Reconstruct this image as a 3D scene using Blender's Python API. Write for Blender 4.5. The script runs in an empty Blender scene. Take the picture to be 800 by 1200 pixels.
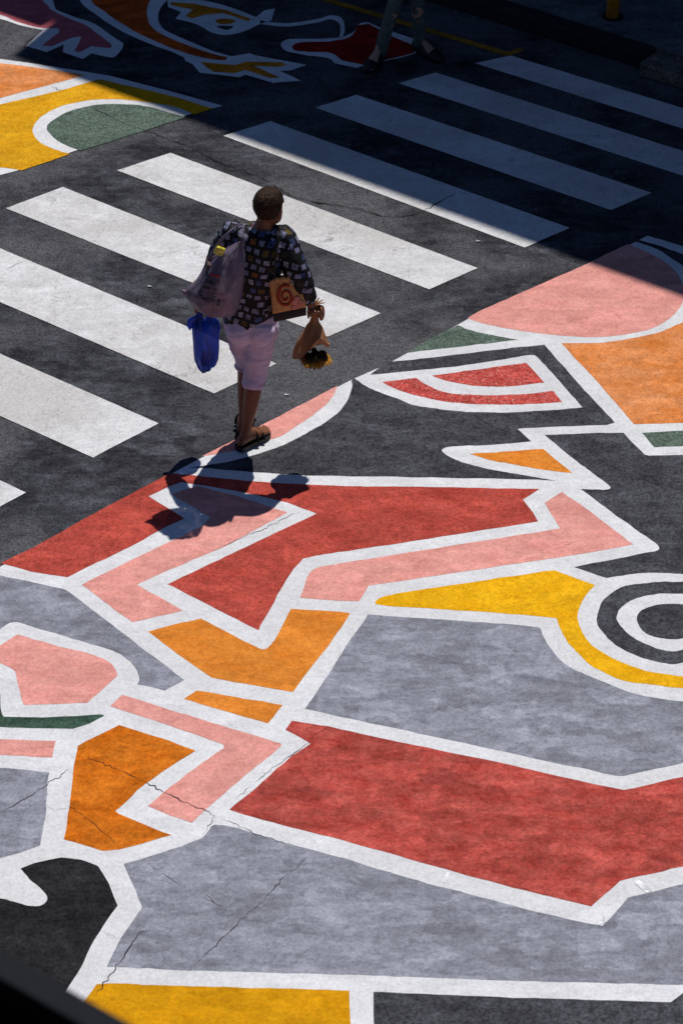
import bpy, bmesh, math, random
from mathutils import Vector, Matrix, noise
from mathutils.bvhtree import BVHTree
random.seed(7)
R = math.radians
scene = bpy.context.scene
COL = scene.collection

PANELS = [
('pink_panel','large pink half-round panel reaching from sunlight into shade','pink',[(0.737,13.81),(0.805,13.885),(1.015,14.051),(1.485,14.426),(1.75,14.657),(1.763,14.647),(1.777,14.636),(1.792,14.624),(1.807,14.611),(1.823,14.596),(1.836,14.584),(1.85,14.57),(1.864,14.555),(1.879,14.54),(1.893,14.525),(1.906,14.51),(1.918,14.496),(1.932,14.477),(1.945,14.46),(1.956,14.443),(1.966,14.425),(1.977,14.406),(1.987,14.386),(1.998,14.366),(2.007,14.346),(2.016,14.323),(2.023,14.298),(2.029,14.269),(2.033,14.238),(2.036,14.205),(2.038,14.173),(2.038,14.142),(2.038,14.106),(2.035,14.071),(2.031,14.038),(2.025,14.008),(2.016,13.973),(2.005,13.943),(1.991,13.913),(1.979,13.889),(1.965,13.864),(1.95,13.84),(1.931,13.814),(1.918,13.799),(1.903,13.783),(1.888,13.766),(1.872,13.75),(1.855,13.735),(1.838,13.72),(1.821,13.707),(1.806,13.697),(1.791,13.688),(1.775,13.68),(1.759,13.673),(1.743,13.666),(1.726,13.659),(1.709,13.653),(1.691,13.647),(1.677,13.643),(1.663,13.639),(1.648,13.635),(1.633,13.631),(1.617,13.627),(1.601,13.623),(1.586,13.62),(1.57,13.617),(1.554,13.615),(1.539,13.612),(1.524,13.611),(1.508,13.609),(1.492,13.608),(1.477,13.607),(1.461,13.606),(1.446,13.606),(1.43,13.606),(1.415,13.607),(1.399,13.608),(1.382,13.609),(1.365,13.611),(1.351,13.612),(1.336,13.614),(1.32,13.616),(1.305,13.618),(1.289,13.621),(1.273,13.624),(1.257,13.627),(1.241,13.63),(1.225,13.633),(1.21,13.636),(1.194,13.639),(1.178,13.643),(1.163,13.646),(1.148,13.649),(1.132,13.653),(1.117,13.656),(1.102,13.66),(1.087,13.663),(1.071,13.667),(1.056,13.671),(1.041,13.675),(1.026,13.68),(1.012,13.684),(0.997,13.689),(0.98,13.694),(0.964,13.7),(0.947,13.706),(0.93,13.713),(0.913,13.72),(0.897,13.727),(0.881,13.733),(0.866,13.74),(0.851,13.746),(0.838,13.753),(0.825,13.758),(0.807,13.767),(0.791,13.776),(0.776,13.784),(0.762,13.793),(0.749,13.801)]),
('green_panel','thin speckled green wedge below the pink half-round','green',[(0.379,13.442),(0.49,13.565),(0.679,13.735),(0.691,13.725),(0.703,13.715),(0.716,13.704),(0.73,13.694),(0.747,13.684),(0.76,13.677),(0.773,13.67),(0.788,13.663),(0.803,13.656),(0.819,13.649),(0.835,13.642),(0.852,13.636),(0.87,13.629),(0.884,13.624),(0.898,13.618),(0.913,13.613),(0.929,13.608),(0.945,13.603),(0.961,13.598),(0.977,13.593),(0.993,13.588),(1.01,13.583),(1.026,13.578)]),
('dark_panel','charcoal panel wrapped round the red fan','dark',[(0.255,13.339),(0.515,13.388),(0.987,13.492),(1.174,13.524),(1.279,13.273),(1.375,13.049),(1.519,12.73),(1.47,12.709),(1.184,12.688),(0.975,12.671),(1.044,12.547),(0.939,12.527),(0.751,12.506),(0.733,12.506),(0.715,12.505),(0.698,12.504),(0.681,12.503),(0.664,12.502),(0.648,12.501),(0.634,12.5),(0.62,12.499),(0.607,12.497),(0.596,12.496),(0.586,12.494),(0.57,12.488),(0.557,12.478),(0.55,12.465),(0.552,12.45),(0.56,12.433),(0.572,12.417),(0.581,12.407),(0.592,12.396),(0.604,12.385),(0.618,12.374),(0.634,12.363),(0.651,12.352),(0.662,12.346),(0.673,12.34),(0.685,12.334),(0.698,12.328),(0.711,12.322),(0.725,12.315),(0.739,12.309),(0.753,12.303),(0.768,12.297),(0.782,12.291),(0.797,12.285),(0.811,12.28),(0.824,12.275),(0.838,12.27),(0.852,12.266),(0.866,12.261),(0.88,12.257),(0.895,12.253),(0.909,12.248),(0.924,12.244),(0.938,12.24),(0.952,12.236),(0.966,12.232),(0.98,12.228),(0.994,12.224),(1.008,12.22),(1.022,12.216),(1.036,12.212),(1.05,12.208),(1.063,12.204),(1.077,12.2),(1.09,12.196),(1.104,12.192),(1.117,12.188),(1.13,12.184),(1.144,12.18),(1.157,12.177),(0.923,12.192),(0.392,12.208),(0.0,12.22),(-0.185,12.224),(-0.5,12.256),(-0.709,12.288),(-0.835,12.3),(-0.822,12.302),(-0.809,12.304),(-0.796,12.306),(-0.783,12.308),(-0.769,12.311),(-0.755,12.313),(-0.741,12.316),(-0.727,12.32),(-0.712,12.324),(-0.697,12.328),(-0.684,12.332),(-0.671,12.336),(-0.657,12.34),(-0.644,12.345),(-0.63,12.35),(-0.616,12.355),(-0.601,12.361),(-0.587,12.366),(-0.572,12.372),(-0.557,12.379),(-0.542,12.385),(-0.527,12.392),(-0.514,12.398),(-0.501,12.405),(-0.488,12.411),(-0.474,12.418),(-0.461,12.425),(-0.447,12.432),(-0.433,12.44),(-0.419,12.447),(-0.405,12.455),(-0.391,12.463),(-0.378,12.47),(-0.365,12.478),(-0.352,12.486),(-0.34,12.494),(-0.328,12.502),(-0.313,12.513),(-0.299,12.524),(-0.285,12.536),(-0.272,12.547),(-0.26,12.559),(-0.247,12.571),(-0.235,12.583),(-0.224,12.595),(-0.212,12.607),(-0.2,12.618),(-0.189,12.63),(-0.175,12.644),(-0.16,12.658),(-0.146,12.672),(-0.133,12.687),(-0.119,12.701),(-0.106,12.715),(-0.094,12.729),(-0.082,12.742),(-0.071,12.755),(-0.056,12.774),(-0.043,12.791),(-0.031,12.808),(-0.02,12.825),(-0.01,12.842),(0.0,12.861),(0.011,12.884),(0.02,12.909),(0.029,12.935),(0.037,12.96),(0.043,12.985),(0.05,13.015),(0.056,13.045),(0.06,13.073),(0.063,13.097),(0.063,13.118),(0.06,13.134),(0.056,13.149),(0.073,13.176),(0.084,13.16),(0.096,13.144),(0.108,13.128),(0.122,13.112),(0.137,13.096),(0.155,13.08),(0.167,13.069),(0.18,13.059),(0.194,13.048),(0.209,13.037),(0.224,13.027),(0.24,13.016),(0.255,13.005),(0.27,12.995),(0.284,12.985),(0.298,12.976),(0.314,12.965),(0.329,12.954),(0.343,12.944),(0.356,12.934),(0.37,12.924),(0.385,12.915),(0.4,12.907),(0.417,12.899),(0.429,12.894),(0.443,12.889),(0.457,12.884),(0.471,12.88),(0.486,12.876),(0.501,12.872),(0.516,12.869),(0.531,12.865),(0.545,12.862),(0.559,12.859),(0.573,12.856),(0.588,12.853),(0.601,12.85),(0.614,12.848),(0.627,12.845),(0.64,12.843),(0.653,12.841),(0.667,12.84),(0.682,12.838),(0.698,12.836),(0.716,12.835),(0.728,12.834),(0.741,12.834),(0.755,12.833),(0.769,12.832),(0.783,12.832),(0.798,12.831),(0.813,12.831),(0.829,12.83),(0.845,12.83),(0.861,12.83),(0.876,12.83),(0.892,12.83),(0.908,12.83),(0.924,12.83),(0.939,12.83),(0.954,12.831),(0.969,12.832),(0.985,12.832),(1.0,12.833),(1.016,12.834),(1.032,12.836),(1.048,12.837),(1.064,12.838),(1.079,12.84),(1.095,12.841),(1.11,12.843),(1.125,12.844),(1.14,12.846),(1.154,12.847),(1.168,12.849),(1.181,12.851),(1.194,12.852),(1.213,12.854),(1.231,12.857),(1.248,12.859),(1.264,12.862),(1.279,12.864),(1.294,12.867),(1.308,12.87),(1.322,12.872),(1.335,12.875),(1.349,12.878),(1.279,13.049),(1.162,13.313),(1.15,13.341),(1.14,13.368),(1.129,13.388),(1.121,13.403),(1.113,13.412),(1.101,13.415),(1.091,13.415),(1.079,13.413),(1.065,13.41),(1.05,13.407),(1.034,13.403),(1.017,13.398),(1.0,13.393),(0.982,13.388),(0.67,13.299),(0.424,13.255),(0.161,13.211)]),
('red_panel','upper speckled red wedge of the fan','redspeck',[(0.515,13.202),(1.058,13.335),(1.151,13.132),(0.967,13.093),(0.951,13.092),(0.936,13.091),(0.92,13.091),(0.904,13.09),(0.889,13.09),(0.873,13.09),(0.858,13.09),(0.843,13.09),(0.829,13.09),(0.815,13.091),(0.801,13.092),(0.787,13.093),(0.774,13.094),(0.757,13.097),(0.741,13.1),(0.725,13.104),(0.709,13.109),(0.694,13.113),(0.68,13.118),(0.666,13.123),(0.653,13.128),(0.641,13.132),(0.63,13.136),(0.612,13.143),(0.597,13.15),(0.583,13.157),(0.57,13.164),(0.558,13.171),(0.541,13.182),(0.528,13.192)]),
('red_panel','lower curved red band of the fan','redspeck',[(0.23,13.136),(0.425,13.18),(0.435,13.165),(0.446,13.15),(0.457,13.135),(0.47,13.12),(0.484,13.106),(0.495,13.095),(0.507,13.084),(0.519,13.074),(0.533,13.063),(0.547,13.053),(0.562,13.044),(0.579,13.036),(0.591,13.032),(0.603,13.027),(0.615,13.023),(0.628,13.02),(0.642,13.017),(0.656,13.014),(0.671,13.012),(0.687,13.009),(0.704,13.008),(0.722,13.006),(0.735,13.005),(0.748,13.004),(0.761,13.004),(0.776,13.003),(0.791,13.003),(0.806,13.002),(0.821,13.002),(0.837,13.002),(0.853,13.002),(0.869,13.002),(0.885,13.002),(0.901,13.003),(0.917,13.003),(0.933,13.004),(0.948,13.005),(0.963,13.006),(0.979,13.007),(0.994,13.009),(1.01,13.011),(1.025,13.013),(1.041,13.015),(1.056,13.018),(1.072,13.02),(1.087,13.023),(1.102,13.026),(1.118,13.029),(1.133,13.032),(1.148,13.035),(1.163,13.038),(1.179,13.042),(1.194,13.045),(1.238,12.933),(1.222,12.931),(1.207,12.929),(1.192,12.928),(1.177,12.926),(1.161,12.924),(1.146,12.923),(1.131,12.921),(1.116,12.919),(1.101,12.918),(1.087,12.916),(1.072,12.915),(1.057,12.914),(1.043,12.912),(1.028,12.911),(1.014,12.91),(1.0,12.909),(0.986,12.909),(0.972,12.908),(0.958,12.907),(0.942,12.907),(0.926,12.907),(0.91,12.907),(0.894,12.907),(0.878,12.907),(0.863,12.907),(0.848,12.907),(0.832,12.908),(0.817,12.909),(0.803,12.909),(0.788,12.91),(0.774,12.911),(0.76,12.912),(0.746,12.913),(0.732,12.915),(0.719,12.916),(0.702,12.918),(0.685,12.92),(0.669,12.922),(0.653,12.924),(0.638,12.927),(0.623,12.929),(0.608,12.932),(0.594,12.935),(0.58,12.939),(0.566,12.942),(0.552,12.946),(0.538,12.95),(0.521,12.956),(0.505,12.962),(0.488,12.969),(0.472,12.976),(0.456,12.983),(0.441,12.99),(0.426,12.998),(0.412,13.005),(0.398,13.012),(0.385,13.019),(0.368,13.028),(0.353,13.037),(0.339,13.046),(0.325,13.054),(0.313,13.063),(0.301,13.071),(0.29,13.08),(0.272,13.094),(0.257,13.108),(0.243,13.122)]),
('orange_panel','broad faded orange panel under the pink half-round','orangesoft',[(1.271,13.542),(1.435,13.542),(1.448,13.543),(1.462,13.544),(1.475,13.546),(1.49,13.547),(1.504,13.549),(1.519,13.551),(1.534,13.554),(1.55,13.557),(1.567,13.561),(1.585,13.565),(1.598,13.568),(1.613,13.572),(1.628,13.576),(1.643,13.58),(1.659,13.585),(1.676,13.59),(1.692,13.595),(1.709,13.6),(1.725,13.605),(1.741,13.611),(1.756,13.616),(1.771,13.622),(1.786,13.628),(1.799,13.633),(1.819,13.643),(1.837,13.652),(1.854,13.662),(1.87,13.672),(1.886,13.682),(1.901,13.693),(1.916,13.703),(1.932,13.714),(1.947,13.726),(1.962,13.737),(1.977,13.748),(1.991,13.758),(2.004,13.769),(2.018,13.781),(2.033,13.793),(2.048,13.806),(2.065,13.821),(2.084,13.838),(2.095,13.848),(2.107,13.859),(2.12,13.871),(2.134,13.883),(2.147,13.896),(2.161,13.909),(2.176,13.923),(2.191,13.937),(2.206,13.951),(2.222,13.966),(2.238,13.981),(2.254,13.996),(2.27,14.012),(2.287,14.027),(2.303,14.043),(2.32,14.059),(2.336,14.075),(2.234,12.755),(2.137,12.742),(1.898,12.726),(1.624,12.713),(1.433,13.18)]),
('dark_panel',None,'dark',[(1.822,14.708),(1.837,14.7),(1.851,14.692),(1.865,14.683),(1.88,14.675),(1.895,14.666),(1.91,14.657),(1.926,14.647),(1.941,14.637),(1.956,14.627),(1.97,14.616),(1.985,14.606),(2.0,14.595),(2.015,14.583),(2.031,14.572),(2.046,14.56),(2.062,14.548),(2.077,14.536),(2.266,14.357),(2.27,13.932),(2.258,13.951),(2.246,13.971),(2.234,13.99),(2.223,14.01),(2.211,14.029),(2.2,14.048),(2.189,14.067),(2.178,14.086),(2.168,14.104),(2.157,14.122),(2.148,14.139),(2.139,14.156),(2.13,14.173),(2.122,14.189),(2.114,14.205),(2.107,14.22),(2.097,14.247),(2.089,14.275),(2.083,14.303),(2.078,14.329),(2.074,14.354),(2.069,14.377),(2.064,14.396),(2.053,14.42),(2.043,14.435),(2.032,14.448),(2.019,14.466),(2.008,14.481),(1.997,14.498),(1.984,14.517),(1.971,14.536),(1.957,14.556),(1.942,14.574),(1.927,14.591),(1.914,14.603),(1.901,14.615),(1.888,14.626),(1.874,14.637),(1.859,14.647),(1.845,14.657),(1.83,14.668),(1.815,14.677),(1.799,14.687)]),
('dark_panel',None,'dark',[(1.874,14.764),(2.087,14.632),(2.326,14.436),(2.47,15.246)]),
('green_panel','short green block at the mural side','green',[(1.662,12.63),(1.891,12.651),(2.177,12.671),(2.161,12.531),(1.876,12.502),(1.715,12.49)]),
('dark_panel','charcoal panel above the target rings','dark',[(1.122,12.605),(1.331,12.626),(1.556,12.63),(1.658,12.421),(1.68,12.409),(1.867,12.417),(2.197,12.441),(2.055,11.225),(2.044,11.234),(2.032,11.244),(2.021,11.254),(2.009,11.263),(1.997,11.273),(1.985,11.281),(1.973,11.29),(1.962,11.298),(1.95,11.306),(1.938,11.313),(1.925,11.319),(1.913,11.325),(1.9,11.33),(1.887,11.334),(1.873,11.337),(1.86,11.34),(1.846,11.342),(1.833,11.344),(1.819,11.345),(1.805,11.346),(1.791,11.347),(1.776,11.348),(1.762,11.35),(1.749,11.351),(1.736,11.353),(1.722,11.354),(1.708,11.355),(1.694,11.357),(1.68,11.358),(1.666,11.359),(1.652,11.36),(1.638,11.36),(1.625,11.361),(1.612,11.361),(1.599,11.361),(1.587,11.361),(1.571,11.36),(1.556,11.359),(1.542,11.357),(1.528,11.355),(1.514,11.352),(1.501,11.35),(1.488,11.347),(1.476,11.344),(1.464,11.342),(1.453,11.339),(1.435,11.335),(1.419,11.331),(1.403,11.327),(1.389,11.323),(1.376,11.318),(1.363,11.314),(1.204,11.411),(1.634,11.543),(1.645,11.549),(1.654,11.556),(1.658,11.565),(1.658,11.578),(1.653,11.594),(1.645,11.61),(1.638,11.621),(1.629,11.633),(1.619,11.646),(1.609,11.661),(1.597,11.676),(1.585,11.691),(1.572,11.707),(1.434,11.889),(1.285,12.098),(1.302,12.096),(1.319,12.095),(1.336,12.093),(1.352,12.092),(1.367,12.091),(1.381,12.09),(1.393,12.09),(1.404,12.09),(1.421,12.092),(1.435,12.096),(1.444,12.102),(1.446,12.11),(1.444,12.12),(1.439,12.129),(1.433,12.138),(1.426,12.149),(1.419,12.161),(1.41,12.173),(1.401,12.187),(1.391,12.202),(1.38,12.217),(1.369,12.233),(1.357,12.25),(1.345,12.267),(1.332,12.285),(1.32,12.304),(1.307,12.322),(1.293,12.341),(1.28,12.36)]),
('orange_panel','small orange sliver inside a white leaf','orange',[(0.701,12.425),(0.936,12.453),(1.105,12.474),(1.249,12.248),(1.235,12.25),(1.22,12.252),(1.205,12.254),(1.191,12.256),(1.176,12.259),(1.162,12.261),(1.147,12.263),(1.133,12.266),(1.118,12.269),(1.103,12.272),(1.089,12.276),(1.074,12.28),(1.059,12.284),(1.044,12.289),(1.029,12.294),(1.014,12.299),(0.999,12.304),(0.984,12.309),(0.97,12.314),(0.956,12.319),(0.942,12.324),(0.929,12.328),(0.913,12.333),(0.898,12.338),(0.883,12.343),(0.869,12.348),(0.856,12.352),(0.842,12.357),(0.829,12.362),(0.815,12.368),(0.801,12.374),(0.786,12.381),(0.772,12.388),(0.758,12.395),(0.743,12.402),(0.729,12.41),(0.715,12.417)]),
('red_panel','jagged brick-red panel the shadow falls across','red',[(-1.766,11.442),(-1.606,11.58),(-1.307,11.885),(-0.952,12.22),(-0.911,12.244),(-0.507,12.173),(-0.23,12.145),(0.0,12.125),(0.459,12.118),(0.918,12.102),(1.065,12.098),(0.968,12.001),(1.016,11.889),(1.037,11.805),(0.902,11.767),(0.0,11.539),(-0.014,11.537),(-0.028,11.534),(-0.042,11.531),(-0.055,11.528),(-0.07,11.525),(-0.084,11.521),(-0.098,11.517),(-0.112,11.513),(-0.127,11.509),(-0.141,11.504),(-0.156,11.499),(-0.17,11.494),(-0.185,11.489),(-0.2,11.484),(-0.281,11.31),(-0.418,10.886),(-0.89,11.267),(-0.132,11.877),(-0.287,11.973),(-0.458,12.043),(-0.573,12.082),(-0.764,12.137),(-0.866,12.161),(-0.933,12.118),(-1.034,12.032),(-0.828,11.832),(-0.928,11.756),(-1.115,11.573),(-1.412,11.325),(-1.6,11.368)]),
('pink_panel','pink zigzag arrow under the shadow','pink',[(-1.332,11.26),(-1.108,11.455),(-0.895,11.632),(-0.735,11.763),(-0.692,11.839),(-0.906,12.047),(-0.853,12.09),(-0.777,12.125),(-0.572,12.039),(-0.456,11.981),(-0.286,11.885),(-0.616,11.58),(-0.883,11.39),(-1.052,11.26),(-0.928,11.154),(-0.801,11.045),(-1.055,10.951)]),
('pink_panel','long pink arrow with its head by the charcoal','pink',[(0.0,11.441),(0.897,11.677),(1.153,11.744),(1.083,11.973),(1.183,12.074),(1.325,11.889),(1.523,11.602),(1.222,11.514),(0.885,11.433),(0.44,11.325),(0.14,11.253),(0.087,11.122),(0.0,11.125),(-0.213,11.15),(-0.176,11.314),(-0.171,11.333),(-0.165,11.351),(-0.157,11.369),(-0.146,11.384),(-0.132,11.397),(-0.123,11.403),(-0.112,11.408),(-0.101,11.414),(-0.088,11.418),(-0.075,11.422),(-0.061,11.426),(-0.046,11.43),(-0.031,11.434),(-0.015,11.437)]),
('yellow_panel','yellow tapered panel curling round the rings','yellow',[(0.174,11.097),(0.168,11.112),(0.181,11.136),(0.2,11.154),(0.208,11.157),(0.217,11.161),(0.226,11.165),(0.237,11.168),(0.248,11.172),(0.26,11.176),(0.272,11.18),(0.285,11.184),(0.299,11.188),(0.313,11.192),(0.328,11.196),(0.343,11.2),(0.358,11.204),(0.373,11.208),(0.389,11.212),(0.405,11.216),(0.421,11.22),(0.437,11.225),(0.88,11.332),(1.045,11.372),(1.103,11.379),(1.301,11.253),(1.289,11.237),(1.277,11.22),(1.266,11.202),(1.254,11.182),(1.245,11.164),(1.235,11.144),(1.226,11.123),(1.218,11.103),(1.21,11.083),(1.203,11.061),(1.198,11.04),(1.194,11.019),(1.191,10.996),(1.191,10.977),(1.192,10.957),(1.194,10.936),(1.197,10.915),(1.202,10.893),(1.206,10.877),(1.21,10.86),(1.215,10.842),(1.221,10.824),(1.228,10.807),(1.236,10.79),(1.244,10.774),(1.252,10.762),(1.261,10.75),(1.27,10.738),(1.28,10.727),(1.29,10.716),(1.301,10.705),(1.312,10.694),(1.323,10.684),(1.335,10.673),(1.345,10.664),(1.357,10.655),(1.368,10.646),(1.38,10.637),(1.393,10.628),(1.405,10.62),(1.418,10.612),(1.43,10.604),(1.442,10.597),(1.455,10.59),(1.467,10.584),(1.479,10.578),(1.492,10.573),(1.504,10.568),(1.517,10.563),(1.529,10.559),(1.541,10.555),(1.554,10.551),(1.565,10.547),(1.577,10.544),(1.59,10.54),(1.602,10.537),(1.614,10.534),(1.626,10.531),(1.637,10.529),(1.65,10.527),(1.664,10.525),(1.68,10.524),(1.691,10.524),(1.704,10.525),(1.718,10.526),(1.733,10.527),(1.748,10.529),(1.763,10.531),(1.778,10.532),(1.793,10.533),(1.807,10.534),(1.82,10.534),(1.831,10.533),(1.841,10.531),(1.848,10.528),(1.859,10.515),(1.863,10.497),(1.86,10.474),(1.854,10.449),(1.845,10.423),(1.833,10.424),(1.821,10.424),(1.809,10.425),(1.797,10.426),(1.785,10.426),(1.773,10.427),(1.76,10.428),(1.748,10.429),(1.736,10.43),(1.723,10.431),(1.71,10.432),(1.697,10.433),(1.684,10.435),(1.671,10.436),(1.659,10.438),(1.647,10.439),(1.634,10.441),(1.621,10.443),(1.608,10.445),(1.594,10.447),(1.581,10.45),(1.567,10.452),(1.554,10.454),(1.541,10.456),(1.528,10.459),(1.516,10.461),(1.504,10.463),(1.493,10.465),(1.483,10.467),(1.474,10.469),(1.458,10.472),(1.443,10.474),(1.43,10.477),(1.418,10.479),(1.407,10.483),(1.395,10.487),(1.383,10.492),(1.371,10.498),(1.36,10.505),(1.348,10.512),(1.337,10.52),(1.326,10.529),(1.315,10.538),(1.304,10.547),(1.292,10.557),(1.281,10.566),(1.27,10.576),(1.259,10.586),(1.247,10.598),(1.236,10.61),(1.225,10.623),(1.216,10.635),(1.207,10.648),(1.198,10.661),(1.189,10.676),(1.18,10.69),(1.172,10.705),(1.163,10.719),(1.156,10.733),(1.149,10.747),(1.14,10.766),(1.132,10.785),(1.126,10.803),(1.12,10.821),(1.115,10.839),(1.109,10.859),(1.104,10.879),(1.099,10.9),(1.095,10.921),(1.091,10.942),(1.087,10.964),(1.083,10.986),(0.864,11.017),(0.541,11.055),(0.525,11.057),(0.508,11.058),(0.492,11.06),(0.475,11.061),(0.459,11.062),(0.443,11.064),(0.427,11.065),(0.411,11.066),(0.395,11.068),(0.38,11.069),(0.364,11.071),(0.35,11.072),(0.335,11.074),(0.321,11.075),(0.307,11.077),(0.294,11.078),(0.281,11.08),(0.268,11.081),(0.256,11.083),(0.244,11.084),(0.233,11.086),(0.223,11.087),(0.213,11.089),(0.204,11.091),(0.195,11.092),(0.187,11.094),(0.18,11.096)]),
('dark_ring','charcoal ring of the target','dark',[(1.605,10.623),(1.597,10.626),(1.587,10.63),(1.575,10.633),(1.563,10.638),(1.55,10.642),(1.536,10.648),(1.522,10.653),(1.509,10.659),(1.495,10.666),(1.483,10.673),(1.472,10.68),(1.46,10.688),(1.449,10.696),(1.437,10.705),(1.426,10.714),(1.414,10.723),(1.403,10.733),(1.392,10.743),(1.382,10.753),(1.373,10.763),(1.364,10.774),(1.353,10.79),(1.342,10.807),(1.332,10.825),(1.324,10.843),(1.316,10.861),(1.308,10.879),(1.302,10.895),(1.297,10.91),(1.291,10.932),(1.288,10.951),(1.288,10.971),(1.291,10.996),(1.294,11.014),(1.298,11.034),(1.303,11.056),(1.31,11.078),(1.317,11.1),(1.326,11.121),(1.336,11.14),(1.345,11.153),(1.356,11.166),(1.367,11.179),(1.379,11.192),(1.391,11.203),(1.404,11.215),(1.418,11.225),(1.431,11.234),(1.445,11.242),(1.457,11.249),(1.47,11.254),(1.484,11.259),(1.497,11.263),(1.511,11.266),(1.525,11.269),(1.539,11.272),(1.553,11.274),(1.566,11.276),(1.579,11.278),(1.593,11.28),(1.607,11.282),(1.62,11.283),(1.633,11.284),(1.646,11.285),(1.659,11.285),(1.672,11.285),(1.685,11.285),(1.698,11.285),(1.711,11.285),(1.724,11.285),(1.737,11.285),(1.75,11.285),(1.763,11.284),(1.776,11.283),(1.789,11.282),(1.803,11.28),(1.816,11.278),(1.829,11.276),(1.842,11.274),(1.855,11.272),(1.868,11.269),(1.882,11.266),(1.895,11.263),(1.908,11.259),(1.921,11.254),(1.932,11.249),(1.944,11.242),(1.956,11.234),(1.967,11.225),(1.979,11.215),(1.99,11.203),(2.0,11.192),(2.01,11.179),(2.018,11.166),(2.026,11.153),(2.033,11.14),(2.039,11.121),(2.044,11.1),(2.047,11.078),(2.049,11.056),(2.05,11.034),(2.051,11.014),(2.051,10.996),(2.049,10.971),(2.045,10.951),(2.038,10.932),(2.027,10.91),(2.02,10.895),(2.01,10.879),(2.0,10.861),(1.988,10.843),(1.976,10.825),(1.963,10.807),(1.949,10.79),(1.935,10.774),(1.924,10.763),(1.912,10.753),(1.9,10.743),(1.888,10.733),(1.875,10.723),(1.861,10.714),(1.848,10.705),(1.835,10.696),(1.822,10.688),(1.809,10.68),(1.796,10.673),(1.783,10.666),(1.768,10.659),(1.753,10.653),(1.738,10.648),(1.724,10.642),(1.71,10.638),(1.696,10.633),(1.684,10.63),(1.673,10.626),(1.664,10.623),(1.653,10.62),(1.643,10.618),(1.634,10.617),(1.644,10.717),(1.657,10.719),(1.67,10.722),(1.685,10.726),(1.7,10.732),(1.718,10.74),(1.729,10.746),(1.741,10.753),(1.754,10.761),(1.768,10.769),(1.782,10.778),(1.796,10.787),(1.81,10.796),(1.823,10.806),(1.835,10.815),(1.847,10.825),(1.861,10.839),(1.875,10.854),(1.887,10.869),(1.899,10.885),(1.909,10.9),(1.918,10.914),(1.926,10.927),(1.938,10.951),(1.944,10.973),(1.947,10.996),(1.948,11.02),(1.946,11.045),(1.938,11.069),(1.931,11.081),(1.923,11.092),(1.913,11.105),(1.903,11.116),(1.891,11.128),(1.88,11.138),(1.868,11.147),(1.856,11.154),(1.843,11.16),(1.829,11.165),(1.816,11.169),(1.802,11.172),(1.788,11.175),(1.775,11.178),(1.761,11.181),(1.746,11.184),(1.732,11.185),(1.718,11.186),(1.703,11.187),(1.689,11.187),(1.674,11.187),(1.66,11.186),(1.646,11.185),(1.631,11.184),(1.616,11.181),(1.601,11.178),(1.587,11.175),(1.573,11.172),(1.559,11.169),(1.544,11.165),(1.53,11.16),(1.516,11.154),(1.502,11.147),(1.489,11.138),(1.475,11.128),(1.462,11.116),(1.449,11.105),(1.437,11.092),(1.426,11.081),(1.418,11.069),(1.404,11.045),(1.396,11.02),(1.392,10.996),(1.391,10.973),(1.394,10.951),(1.402,10.927),(1.407,10.914),(1.414,10.9),(1.421,10.885),(1.43,10.869),(1.439,10.854),(1.45,10.839),(1.462,10.825),(1.471,10.815),(1.482,10.806),(1.493,10.796),(1.505,10.787),(1.517,10.778),(1.53,10.769),(1.542,10.761),(1.553,10.753),(1.564,10.746),(1.574,10.74),(1.59,10.732),(1.605,10.726),(1.618,10.722),(1.631,10.719),(1.644,10.717),(1.634,10.617),(1.626,10.618),(1.616,10.62)]),
('dark_disc','charcoal centre of the target','dark',[(1.492,10.979),(1.495,11.002),(1.502,11.023),(1.515,11.041),(1.525,11.052),(1.538,11.062),(1.552,11.072),(1.568,11.08),(1.584,11.087),(1.596,11.091),(1.61,11.094),(1.624,11.097),(1.638,11.099),(1.652,11.1),(1.667,11.101),(1.681,11.101),(1.695,11.101),(1.709,11.1),(1.723,11.099),(1.737,11.097),(1.75,11.094),(1.763,11.091),(1.775,11.087),(1.79,11.08),(1.804,11.072),(1.816,11.062),(1.827,11.052),(1.835,11.041),(1.844,11.023),(1.847,11.002),(1.846,10.979),(1.841,10.958),(1.833,10.934),(1.823,10.91),(1.811,10.89),(1.8,10.876),(1.788,10.864),(1.775,10.853),(1.76,10.843),(1.745,10.835),(1.733,10.83),(1.721,10.825),(1.707,10.822),(1.694,10.819),(1.68,10.816),(1.666,10.815),(1.653,10.815),(1.64,10.815),(1.627,10.816),(1.614,10.819),(1.601,10.822),(1.588,10.825),(1.576,10.83),(1.565,10.835),(1.552,10.843),(1.539,10.853),(1.528,10.864),(1.518,10.876),(1.51,10.89),(1.502,10.91),(1.496,10.934),(1.493,10.958)]),
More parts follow.
